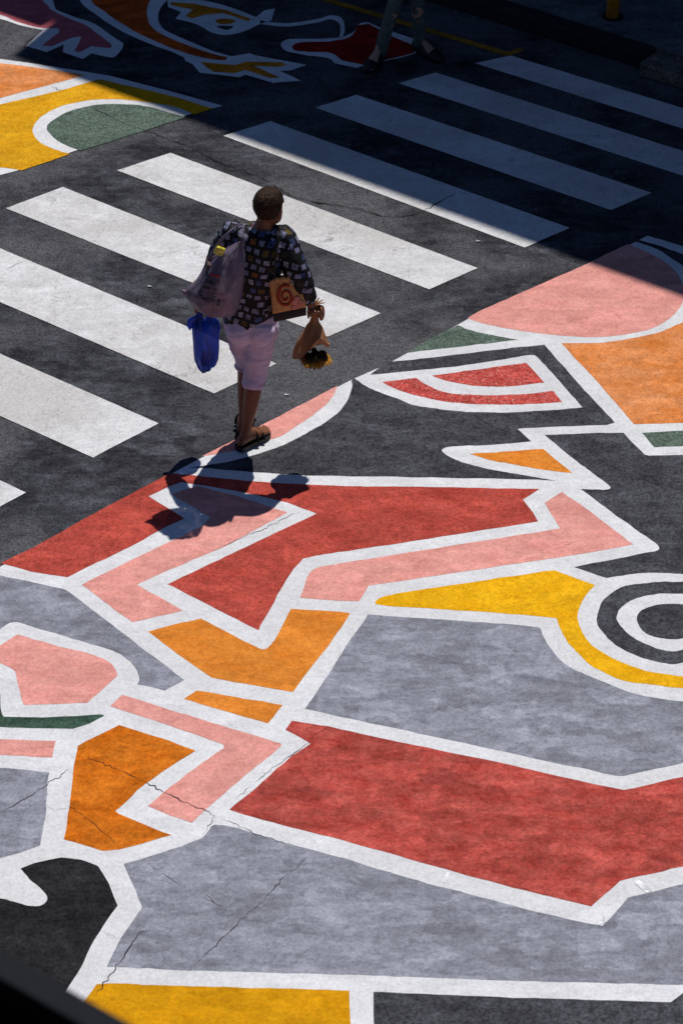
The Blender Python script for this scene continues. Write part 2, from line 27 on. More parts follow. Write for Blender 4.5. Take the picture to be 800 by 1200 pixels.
('grey_panel','large blotchy blue-grey panel below the yellow','grey',[(0.134,11.014),(0.431,10.979),(0.86,10.934),(0.997,10.91),(1.0,10.892),(1.004,10.873),(1.008,10.854),(1.012,10.835),(1.018,10.815),(1.024,10.794),(1.029,10.778),(1.035,10.761),(1.042,10.743),(1.049,10.726),(1.056,10.708),(1.063,10.691),(1.071,10.675),(1.08,10.66),(1.088,10.646),(1.097,10.633),(1.105,10.621),(1.115,10.61),(1.124,10.599),(1.135,10.588),(1.146,10.578),(1.158,10.567),(1.168,10.559),(1.179,10.551),(1.19,10.543),(1.202,10.535),(1.214,10.528),(1.227,10.52),(1.239,10.512),(1.252,10.505),(1.265,10.497),(1.278,10.488),(1.289,10.481),(1.3,10.473),(1.312,10.465),(1.323,10.457),(1.335,10.449),(1.346,10.441),(1.358,10.433),(1.37,10.425),(1.382,10.417),(1.394,10.41),(1.406,10.403),(1.417,10.397),(1.43,10.391),(1.443,10.386),(1.457,10.381),(1.47,10.376),(1.484,10.372),(1.497,10.368),(1.51,10.365),(1.523,10.361),(1.536,10.358),(1.548,10.355),(1.559,10.352),(1.573,10.349),(1.586,10.346),(1.597,10.343),(1.609,10.341),(1.62,10.34),(1.632,10.338),(1.646,10.337),(1.661,10.336),(1.67,10.336),(1.68,10.335),(1.69,10.335),(1.701,10.335),(1.712,10.334),(1.723,10.334),(1.735,10.334),(1.747,10.334),(1.759,10.334),(1.772,10.333),(1.785,10.333),(1.798,10.333),(1.812,10.333),(1.826,10.333),(1.839,10.333),(1.853,10.333),(1.867,10.333),(1.882,10.333),(1.896,10.333),(1.91,10.333),(1.919,9.981),(1.617,9.884),(1.347,9.799),(1.335,9.795),(1.323,9.791),(1.309,9.79),(1.294,9.791),(1.284,9.793),(1.274,9.796),(1.263,9.8),(1.251,9.804),(1.238,9.808),(1.225,9.813),(1.211,9.818),(1.197,9.824),(1.183,9.829),(1.168,9.835),(0.939,9.908),(0.409,10.087),(0.0,10.218),(-0.176,10.279),(-0.084,10.495),(0.021,10.754)]),
('red_panel','broad brick-red band with patchy paint','redpatch',[(-0.267,10.124),(-0.239,10.19),(-0.062,10.149),(0.0,10.124),(0.407,9.994),(0.808,9.868),(1.103,9.763),(1.318,9.692),(1.607,9.787),(1.908,9.89),(1.835,9.264),(1.547,9.178),(1.249,9.086),(1.112,8.923),(0.767,9.043),(0.433,9.175),(0.0,9.355),(-0.149,9.406),(-0.447,9.521),(-0.519,9.556),(-0.4,9.712),(-0.243,9.923),(-0.147,10.025)]),
('grey_panel','blue-grey panel with long cracks, lowest in the mural','grey',[(-0.638,9.366),(-0.609,9.423),(-0.603,9.438),(-0.595,9.449),(-0.582,9.455),(-0.573,9.455),(-0.561,9.454),(-0.548,9.452),(-0.534,9.449),(-0.52,9.446),(-0.505,9.442),(-0.491,9.438),(-0.479,9.434),(-0.467,9.429),(-0.455,9.424),(-0.442,9.418),(-0.43,9.413),(-0.417,9.407),(-0.405,9.401),(-0.392,9.395),(-0.195,9.309),(0.0,9.236),(0.384,9.07),(0.667,8.966),(0.947,8.859),(1.154,8.798),(1.279,8.977),(1.397,9.018),(1.535,9.064),(1.823,9.164),(1.802,8.722),(1.677,8.617),(1.518,8.444),(1.474,8.444),(0.738,8.467),(0.37,8.489),(0.0,8.507),(-0.37,8.52),(-0.741,8.535),(-1.021,8.553),(-0.975,8.711),(-0.884,8.921),(-0.941,9.07),(-0.987,9.197),(-0.826,9.264)]),
('yellow_panel','deep yellow block at the mural foot','yellowdeep',[(-1.054,8.449),(-1.045,8.45),(-1.035,8.45),(-1.025,8.451),(-1.015,8.451),(-1.003,8.452),(-0.991,8.452),(-0.977,8.451),(-0.969,8.451),(-0.961,8.451),(-0.952,8.45),(-0.943,8.45),(-0.933,8.45),(-0.923,8.449),(-0.912,8.449),(-0.901,8.448),(-0.89,8.447),(-0.878,8.447),(-0.866,8.446),(-0.854,8.445),(-0.841,8.445),(-0.829,8.444),(-0.816,8.443),(-0.803,8.443),(-0.79,8.442),(-0.777,8.441),(-0.763,8.44),(-0.75,8.439),(-0.737,8.439),(-0.368,8.426),(0.033,8.411),(0.038,8.215),(0.042,7.787),(-1.374,7.787),(-1.191,8.142),(-1.099,8.358)]),
('dark_panel','charcoal strip at the mural foot','dark',[(0.136,8.401),(0.733,8.371),(1.409,8.341),(1.518,8.441),(1.801,8.716),(1.691,7.787),(0.144,7.787)]),
('dark_panel','black hooked panel beside the gutter','black',[(-1.453,9.166),(-1.394,9.203),(-1.273,9.236),(-1.26,9.235),(-1.247,9.234),(-1.234,9.233),(-1.221,9.231),(-1.208,9.229),(-1.195,9.226),(-1.183,9.222),(-1.17,9.218),(-1.158,9.213),(-1.146,9.207),(-1.134,9.201),(-1.122,9.194),(-1.11,9.187),(-1.098,9.18),(-1.046,9.07),(-0.997,8.929),(-1.048,8.814),(-1.097,8.682),(-1.124,8.566),(-1.181,8.426),(-1.252,8.215),(-1.338,7.787),(-1.691,7.787),(-1.836,9.01),(-1.822,9.008),(-1.807,9.007),(-1.793,9.005),(-1.779,9.003),(-1.765,9.002),(-1.751,9.0),(-1.737,8.998),(-1.723,8.997),(-1.709,8.995),(-1.696,8.994),(-1.683,8.992),(-1.67,8.991),(-1.657,8.989),(-1.645,8.988),(-1.633,8.986),(-1.621,8.985),(-1.61,8.983),(-1.599,8.982),(-1.588,8.98),(-1.578,8.979),(-1.568,8.978),(-1.559,8.977),(-1.55,8.975),(-1.541,8.974),(-1.534,8.973),(-1.526,8.972),(-1.512,8.969),(-1.5,8.965),(-1.49,8.961),(-1.479,8.957),(-1.467,8.953),(-1.454,8.949),(-1.441,8.944),(-1.427,8.939),(-1.413,8.935),(-1.4,8.931),(-1.388,8.928),(-1.375,8.926),(-1.363,8.924),(-1.352,8.924),(-1.343,8.926),(-1.328,8.935),(-1.317,8.949),(-1.312,8.966),(-1.314,8.981),(-1.321,8.998),(-1.33,9.015),(-1.341,9.032),(-1.35,9.043),(-1.361,9.054),(-1.372,9.065),(-1.384,9.076),(-1.396,9.089),(-1.405,9.101),(-1.414,9.113),(-1.424,9.126),(-1.433,9.139),(-1.443,9.153)]),
('grey_panel','small blue-grey patch by the black panel','grey',[(-1.614,9.853),(-1.377,9.82),(-1.377,9.727),(-1.37,9.55),(-1.375,9.315),(-1.459,9.273),(-1.552,9.236),(-1.85,9.125),(-1.941,9.89)]),
('pink_panel','short pink strip above a grey patch','pink',[(-1.634,10.055),(-1.367,10.043),(-1.369,9.92),(-1.622,9.942),(-1.95,9.969),(-1.963,10.08)]),
('green_panel','dark green pointed sliver','greendark',[(-2.026,10.607),(-2.01,10.602),(-1.995,10.598),(-1.98,10.593),(-1.965,10.588),(-1.95,10.584),(-1.935,10.579),(-1.921,10.575),(-1.906,10.57),(-1.892,10.565),(-1.878,10.56),(-1.865,10.555),(-1.852,10.55),(-1.839,10.545),(-1.826,10.54),(-1.814,10.535),(-1.803,10.53),(-1.792,10.525),(-1.781,10.519),(-1.772,10.514),(-1.762,10.508),(-1.746,10.497),(-1.732,10.484),(-1.72,10.471),(-1.709,10.457),(-1.699,10.442),(-1.69,10.426),(-1.681,10.41),(-1.673,10.394),(-1.665,10.378),(-1.641,10.237),(-1.629,10.218),(-1.443,10.215),(-1.291,10.225),(-1.16,10.237),(-1.15,10.234),(-1.144,10.23),(-1.145,10.225),(-1.151,10.218),(-1.16,10.211),(-1.171,10.202),(-1.184,10.192),(-1.198,10.182),(-1.213,10.171),(-1.288,10.13),(-1.642,10.143),(-1.972,10.155)]),
('pink_panel','pink house-shaped panel ringed in white','pink',[(-1.704,10.767),(-1.623,10.852),(-1.405,10.757),(-1.39,10.752),(-1.375,10.747),(-1.36,10.741),(-1.345,10.736),(-1.331,10.731),(-1.317,10.725),(-1.302,10.72),(-1.289,10.715),(-1.275,10.709),(-1.262,10.704),(-1.249,10.698),(-1.237,10.692),(-1.225,10.687),(-1.214,10.681),(-1.203,10.675),(-1.193,10.669),(-1.183,10.663),(-1.175,10.657),(-1.16,10.644),(-1.147,10.63),(-1.136,10.615),(-1.127,10.599),(-1.119,10.583),(-1.111,10.566),(-1.105,10.548),(-1.099,10.531),(-1.235,10.323),(-1.544,10.307),(-1.607,10.554),(-1.612,10.565),(-1.618,10.576),(-1.627,10.587),(-1.637,10.595),(-1.648,10.603),(-1.661,10.612),(-1.676,10.621),(-1.69,10.63),(-1.934,10.541),(-1.946,10.647)]),
('grey_panel','blue-grey panel sweeping round the pink house shape','grey',[(-1.761,11.339),(-1.426,11.225),(-1.417,11.221),(-1.408,11.216),(-1.398,11.207),(-1.391,11.199),(-1.384,11.191),(-1.376,11.183),(-1.368,11.173),(-1.359,11.163),(-1.35,11.153),(-1.34,11.142),(-1.33,11.13),(-1.319,11.118),(-1.308,11.105),(-1.297,11.092),(-1.285,11.079),(-1.273,11.065),(-1.261,11.051),(-1.248,11.037),(-1.236,11.022),(-1.223,11.007),(-1.21,10.992),(-1.196,10.977),(-1.183,10.961),(-1.169,10.946),(-1.156,10.93),(-1.142,10.914),(-1.129,10.898),(-1.115,10.883),(-0.843,10.577),(-0.77,10.498),(-0.866,10.417),(-1.0,10.462),(-0.995,10.482),(-0.993,10.503),(-0.996,10.528),(-1.0,10.544),(-1.006,10.563),(-1.014,10.582),(-1.024,10.601),(-1.035,10.62),(-1.043,10.633),(-1.052,10.647),(-1.062,10.66),(-1.073,10.674),(-1.085,10.687),(-1.099,10.699),(-1.115,10.71),(-1.123,10.715),(-1.133,10.721),(-1.143,10.726),(-1.153,10.732),(-1.164,10.738),(-1.176,10.744),(-1.188,10.75),(-1.201,10.756),(-1.214,10.762),(-1.227,10.769),(-1.241,10.775),(-1.255,10.782),(-1.269,10.788),(-1.284,10.795),(-1.298,10.801),(-1.313,10.808),(-1.329,10.815),(-1.344,10.821),(-1.359,10.828),(-1.375,10.835),(-1.391,10.842),(-1.623,10.948),(-1.639,10.951),(-1.654,10.95),(-1.67,10.944),(-1.682,10.935),(-1.693,10.922),(-1.705,10.906),(-1.716,10.89),(-2.018,10.541),(-2.128,11.462)]),
('orange_panel','orange notched panel below the red jag','orange',[(-0.969,10.876),(-0.86,10.927),(-0.712,10.979),(-0.413,10.744),(-0.404,10.738),(-0.395,10.734),(-0.387,10.734),(-0.38,10.736),(-0.373,10.742),(-0.366,10.75),(-0.356,10.766),(-0.345,10.786),(-0.333,10.808),(-0.256,11.062),(0.0,11.035),(0.041,11.024),(0.0,10.91),(-0.201,10.482),(-0.238,10.404),(-0.515,10.479),(-0.64,10.514),(-0.851,10.74)]),
('orange_panel','narrow orange bar','orange',[(-0.769,10.352),(-0.705,10.417),(-0.286,10.307),(-0.354,10.171)]),
('pink_panel','pink bent arrow beside the deep orange','pink',[(-1.123,10.298),(-1.066,10.384),(-0.828,10.272),(-0.293,10.025),(-0.287,10.019),(-0.284,10.012),(-0.285,10.006),(-0.29,9.999),(-0.297,9.99),(-0.304,9.98),(-0.313,9.969),(-0.322,9.958),(-0.333,9.946),(-0.344,9.933),(-0.355,9.919),(-0.367,9.905),(-0.379,9.891),(-0.391,9.877),(-0.404,9.862),(-0.624,9.565),(-0.689,9.469),(-0.79,9.518),(-0.896,9.583),(-0.8,9.715),(-0.724,9.811),(-0.561,9.988),(-0.559,9.996),(-0.559,10.005),(-0.562,10.012),(-0.569,10.019),(-0.579,10.024),(-0.591,10.031),(-0.598,10.035),(-0.606,10.039),(-0.615,10.043),(-0.625,10.049),(-0.635,10.054),(-0.645,10.06),(-0.657,10.066),(-0.669,10.072),(-0.681,10.078),(-0.694,10.085),(-0.707,10.092),(-0.72,10.099),(-0.734,10.106),(-0.748,10.114),(-0.763,10.121),(-0.777,10.129),(-0.792,10.137),(-0.807,10.144),(-0.822,10.152)]),
('orange_panel','deep orange notched panel with a crack across it','orangedeep',[(-1.258,10.006),(-1.068,10.158),(-0.816,10.037),(-0.695,9.975),(-0.807,9.859),(-0.921,9.733),(-1.038,9.562),(-1.042,9.556),(-1.044,9.551),(-1.043,9.545),(-1.035,9.536),(-1.022,9.526),(-1.007,9.516),(-0.78,9.386),(-1.012,9.29),(-1.09,9.281),(-1.271,9.36),(-1.261,9.58),(-1.264,9.817)]),
('pink_panel','pink arc under the walking woman','pink',[(-0.761,12.405),(-0.508,12.638),(-0.239,12.895),(-0.024,13.097),(-0.027,13.073),(-0.032,13.048),(-0.038,13.021),(-0.048,12.993),(-0.055,12.975),(-0.064,12.957),(-0.073,12.937),(-0.083,12.917),(-0.094,12.897),(-0.106,12.877),(-0.119,12.856),(-0.129,12.842),(-0.14,12.827),(-0.152,12.811),(-0.164,12.796),(-0.177,12.781),(-0.19,12.765),(-0.202,12.75),(-0.214,12.736),(-0.226,12.722),(-0.237,12.709),(-0.251,12.692),(-0.265,12.675),(-0.278,12.66),(-0.291,12.645),(-0.303,12.631),(-0.316,12.618),(-0.33,12.605),(-0.342,12.595),(-0.355,12.585),(-0.367,12.577),(-0.38,12.568),(-0.393,12.56),(-0.407,12.552),(-0.421,12.544),(-0.437,12.535),(-0.449,12.528),(-0.461,12.521),(-0.474,12.514),(-0.487,12.506),(-0.5,12.499),(-0.513,12.491),(-0.527,12.484),(-0.541,12.477),(-0.556,12.47),(-0.57,12.463),(-0.585,12.457),(-0.598,12.452),(-0.612,12.447),(-0.626,12.442),(-0.641,12.437),(-0.655,12.433),(-0.67,12.429),(-0.685,12.424),(-0.7,12.42),(-0.715,12.416),(-0.73,12.412),(-0.745,12.408)])]
FAR_PANELS = [
('orange_panel','faded orange corner panel','orangesoft',[(-2.804,17.154),(-2.327,17.053),(-2.178,17.021),(-1.733,16.884),(-1.815,16.828),(-2.277,16.548),(-2.701,16.286)]),
('yellow_panel','yellow panel curling round the green half-round','yellow2',[(-2.69,16.192),(-2.268,16.458),(-1.86,16.669),(-1.63,16.822),(-1.14,16.584),(-0.854,16.404),(-0.972,16.321),(-0.988,16.335),(-1.004,16.35),(-1.021,16.364),(-1.037,16.378),(-1.055,16.391),(-1.073,16.404),(-1.092,16.417),(-1.112,16.429),(-1.133,16.44),(-1.149,16.447),(-1.165,16.454),(-1.182,16.461),(-1.2,16.467),(-1.218,16.473),(-1.237,16.479),(-1.255,16.484),(-1.274,16.49),(-1.293,16.495),(-1.311,16.499),(-1.329,16.504),(-1.347,16.508),(-1.364,16.512),(-1.383,16.516),(-1.403,16.52),(-1.422,16.523),(-1.44,16.526),(-1.459,16.529),(-1.477,16.531),(-1.495,16.533),(-1.513,16.535),(-1.53,16.536),(-1.548,16.536),(-1.564,16.536),(-1.583,16.535),(-1.6,16.533),(-1.618,16.531),(-1.635,16.528),(-1.652,16.524),(-1.668,16.52),(-1.684,16.516),(-1.7,16.511),(-1.716,16.505),(-1.732,16.5),(-1.75,16.493),(-1.768,16.485),(-1.785,16.477),(-1.803,16.469),(-1.82,16.459),(-1.836,16.449),(-1.852,16.439),(-1.867,16.428),(-1.882,16.416),(-1.899,16.399),(-1.916,16.381),(-1.932,16.362),(-1.947,16.342),(-1.96,16.321),(-1.972,16.3),(-1.983,16.28),(-1.995,16.251),(-2.004,16.22),(-2.011,16.19),(-2.015,16.161),(-2.018,16.134),(-2.017,16.093),(-2.009,16.055),(-1.996,16.018),(-1.986,15.995),(-1.974,15.971),(-1.959,15.947),(-1.942,15.925),(-1.922,15.904),(-1.909,15.892),(-1.895,15.88),(-1.879,15.868),(-1.863,15.856),(-1.845,15.845),(-1.827,15.833),(-1.808,15.821),(-1.789,15.809),(-1.77,15.797),(-1.75,15.785),(-2.038,15.573),(-2.184,15.611),(-2.649,15.847)]),
('green_panel','speckled green half-round','green',[(-1.029,16.28),(-1.257,16.122),(-1.685,15.83),(-1.704,15.843),(-1.724,15.856),(-1.743,15.87),(-1.762,15.884),(-1.78,15.899),(-1.798,15.915),(-1.814,15.932),(-1.833,15.954),(-1.851,15.979),(-1.869,16.005),(-1.885,16.03),(-1.898,16.054),(-1.909,16.076),(-1.922,16.104),(-1.928,16.133),(-1.928,16.163),(-1.922,16.186),(-1.913,16.211),(-1.899,16.236),(-1.883,16.262),(-1.872,16.278),(-1.859,16.296),(-1.845,16.314),(-1.83,16.332),(-1.814,16.349),(-1.797,16.366),(-1.78,16.38),(-1.766,16.391),(-1.751,16.4),(-1.735,16.41),(-1.72,16.418),(-1.703,16.427),(-1.686,16.434),(-1.669,16.441),(-1.651,16.447),(-1.632,16.452),(-1.617,16.455),(-1.601,16.458),(-1.584,16.461),(-1.567,16.462),(-1.55,16.464),(-1.532,16.465),(-1.514,16.465),(-1.497,16.465),(-1.48,16.465),(-1.463,16.465),(-1.446,16.464),(-1.429,16.463),(-1.412,16.461),(-1.396,16.46),(-1.38,16.458),(-1.364,16.456),(-1.347,16.453),(-1.331,16.448),(-1.313,16.443),(-1.294,16.436),(-1.274,16.428),(-1.259,16.421),(-1.243,16.413),(-1.227,16.404),(-1.21,16.395),(-1.193,16.385),(-1.176,16.375),(-1.158,16.364),(-1.14,16.353),(-1.122,16.341),(-1.104,16.329),(-1.085,16.317),(-1.067,16.305),(-1.048,16.292)]),
('pink_panel','pink hand-like shape','rose',[(-2.12,18.022),(-2.047,17.873),(-2.028,17.853),(-2.009,17.833),(-1.99,17.813),(-1.972,17.794),(-1.953,17.775),(-1.934,17.757),(-1.916,17.739),(-1.897,17.722),(-1.877,17.706),(-1.858,17.691),(-1.838,17.676),(-1.82,17.661),(-1.803,17.647),(-1.788,17.633),(-1.769,17.611),(-1.754,17.59),(-1.74,17.568),(-1.722,17.541),(-1.709,17.521),(-1.694,17.5),(-1.679,17.477),(-1.662,17.452),(-1.645,17.427),(-1.627,17.4),(-1.609,17.373),(-1.59,17.346),(-1.583,17.316),(-1.58,17.293),(-1.586,17.281),(-1.597,17.28),(-1.612,17.281),(-1.63,17.284),(-1.65,17.288),(-1.672,17.294),(-1.696,17.3),(-1.72,17.307),(-1.792,17.217),(-1.832,17.23),(-1.799,17.456),(-1.862,17.436),(-1.999,17.307),(-2.065,17.32),(-1.958,17.521),(-1.969,17.58),(-1.986,17.579),(-2.004,17.579),(-2.022,17.579),(-2.039,17.579),(-2.057,17.581),(-2.076,17.583),(-2.094,17.588),(-2.113,17.593),(-2.132,17.601),(-2.152,17.61),(-2.172,17.621),(-2.192,17.634),(-2.212,17.647),(-2.232,17.66),(-2.252,17.673),(-2.27,17.686),(-2.289,17.701),(-2.307,17.716),(-2.323,17.732),(-2.34,17.748),(-2.358,17.764),(-2.377,17.779),(-2.4,17.792),(-2.412,17.799),(-2.425,17.805),(-2.439,17.812),(-2.453,17.819),(-2.468,17.826),(-2.483,17.834),(-2.499,17.841),(-2.516,17.849),(-2.533,17.857),(-2.551,17.865),(-2.57,17.874),(-2.588,17.882),(-2.608,17.891),(-2.627,17.9),(-2.647,17.909),(-2.668,17.918),(-2.688,17.927),(-2.709,17.936),(-2.731,17.945),(-2.752,17.955),(-2.774,17.964),(-2.796,17.974),(-2.818,17.983),(-2.84,17.993),(-2.863,18.003),(-2.885,18.012),(-2.907,18.022),(-2.974,18.58),(-2.23,18.58)]),
('orange_panel','dark orange sweeping band','orangedark',[(-1.775,18.022),(-1.758,17.978),(-1.742,17.945),(-1.726,17.918),(-1.71,17.895),(-1.692,17.873),(-1.673,17.849),(-1.652,17.819),(-1.638,17.799),(-1.624,17.779),(-1.61,17.757),(-1.595,17.735),(-1.58,17.713),(-1.564,17.69),(-1.547,17.667),(-1.53,17.645),(-1.512,17.622),(-1.494,17.599),(-1.475,17.576),(-1.456,17.554),(-1.44,17.537),(-1.424,17.52),(-1.407,17.502),(-1.39,17.484),(-1.372,17.467),(-1.353,17.449),(-1.335,17.431),(-1.316,17.413),(-1.297,17.396),(-1.279,17.379),(-1.26,17.362),(-1.242,17.346),(-1.224,17.33),(-1.207,17.315),(-1.191,17.301),(-1.175,17.288),(-1.155,17.271),(-1.135,17.255),(-1.116,17.24),(-1.098,17.226),(-1.08,17.213),(-1.062,17.201),(-1.045,17.189),(-1.028,17.178),(-1.012,17.168),(-0.995,17.158),(-0.979,17.149),(-0.963,17.141),(-0.943,17.131),(-0.922,17.123),(-0.903,17.117),(-0.884,17.112),(-0.865,17.107),(-0.847,17.104),(-0.828,17.101),(-0.81,17.099),(-0.793,17.097),(-0.777,17.141),(-0.792,17.148),(-0.808,17.155),(-0.824,17.163),(-0.841,17.171),(-0.858,17.181),(-0.876,17.191),(-0.896,17.202),(-0.916,17.215),(-0.938,17.23),(-0.953,17.241),(-0.969,17.253),(-0.987,17.265),(-1.005,17.279),(-1.023,17.293),(-1.042,17.308),(-1.062,17.323),(-1.081,17.338),(-1.1,17.353),(-1.118,17.368),(-1.136,17.383),(-1.152,17.397),(-1.168,17.411),(-1.182,17.423),(-1.205,17.445),(-1.226,17.466),(-1.246,17.487),(-1.264,17.508),(-1.28,17.528),(-1.295,17.548),(-1.308,17.567),(-1.327,17.603),(-1.34,17.64),(-1.35,17.686),(-1.357,17.721),(-1.363,17.76),(-1.368,17.802),(-1.372,17.845),(-1.373,17.886),(-1.371,17.925),(-1.365,17.96),(-1.359,17.998),(-1.352,18.04),(-1.348,18.091),(-1.348,18.123),(-1.347,18.16),(-1.347,18.199),(-1.347,18.24),(-1.347,18.284),(-1.347,18.33),(-1.348,18.378),(-1.348,18.427),(-1.349,18.477),(-1.35,18.529),(-1.351,18.58),(-1.921,18.58),(-1.91,18.533),(-1.899,18.487),(-1.888,18.441),(-1.877,18.395),(-1.866,18.351),(-1.855,18.308),(-1.845,18.265),(-1.835,18.225),(-1.824,18.186),(-1.814,18.149),(-1.804,18.114),(-1.794,18.081),(-1.784,18.05)]),
('yellow_panel','small yellow eye of the fish shape','ochre',[(-0.884,17.686),(-0.879,17.701),(-0.866,17.715),(-0.85,17.726),(-0.834,17.729),(-0.814,17.731),(-0.794,17.729),(-0.778,17.726),(-0.76,17.715),(-0.746,17.701),(-0.741,17.686),(-0.75,17.671),(-0.768,17.656),(-0.787,17.646),(-0.807,17.642),(-0.828,17.642),(-0.847,17.646),(-0.864,17.656),(-0.878,17.671)]),
('dark_panel',None,'dark',[(-0.869,17.606),(-0.859,17.615),(-0.835,17.619),(-0.81,17.62),(-0.786,17.619),(-0.762,17.615),(-0.75,17.606),(-0.757,17.588),(-0.775,17.565),(-0.796,17.554),(-0.816,17.56),(-0.839,17.576),(-0.86,17.594)]),
('yellow_panel','small yellow finger shape','ochre',[(-0.961,17.071),(-0.726,17.027),(-0.652,17.078),(-0.407,17.065),(-0.372,17.027),(-0.435,16.996),(-0.598,17.015),(-0.415,16.847),(-0.473,16.834),(-0.655,16.952),(-0.723,16.909),(-0.868,16.927),(-0.911,16.99)]),
('yellow_panel','small yellow fish shape','ochre',[(-1.21,17.988),(-1.058,17.968),(-0.831,17.873),(-0.634,17.726),(-0.651,17.692),(-0.829,17.813),(-0.96,17.792),(-1.047,17.732),(-1.097,17.766),(-1.048,17.873),(-1.207,17.941)]),
('red_panel','dark red shape by the passer-by','reddark',[(-0.341,17.294),(-0.333,17.318),(-0.316,17.343),(-0.295,17.358),(-0.282,17.362),(-0.268,17.365),(-0.252,17.368),(-0.235,17.37),(-0.216,17.372),(-0.197,17.373),(-0.176,17.374),(-0.155,17.375),(-0.133,17.376),(-0.111,17.377),(-0.088,17.378),(0.012,17.41),(0.03,17.422),(0.048,17.435),(0.064,17.453),(0.077,17.475),(0.087,17.505),(0.095,17.54),(0.102,17.579),(0.107,17.62),(0.191,17.653),(0.326,17.475),(0.506,17.307),(0.498,17.205),(0.38,17.141),(0.233,17.078),(0.145,17.034),(0.0,17.097),(-0.015,17.127),(-0.03,17.156),(-0.047,17.179),(-0.064,17.197),(-0.082,17.209),(-0.105,17.217),(-0.121,17.22),(-0.139,17.221),(-0.158,17.222),(-0.179,17.222),(-0.199,17.222),(-0.218,17.222),(-0.234,17.224),(-0.26,17.227),(-0.282,17.23),(-0.301,17.235),(-0.317,17.243),(-0.33,17.256),(-0.339,17.274)])]
BASE = [(-2.084,11.095),(-1.76,11.416),(-1.297,11.875),(-0.951,12.21),(-0.76,12.394),(-0.427,12.706),(-0.019,13.09),(0.073,13.173),(0.269,13.327),(0.49,13.553),(0.805,13.867),(1.748,14.638),(1.868,14.75),(2.468,15.232),(1.691,7.788),(-1.691,7.788)]
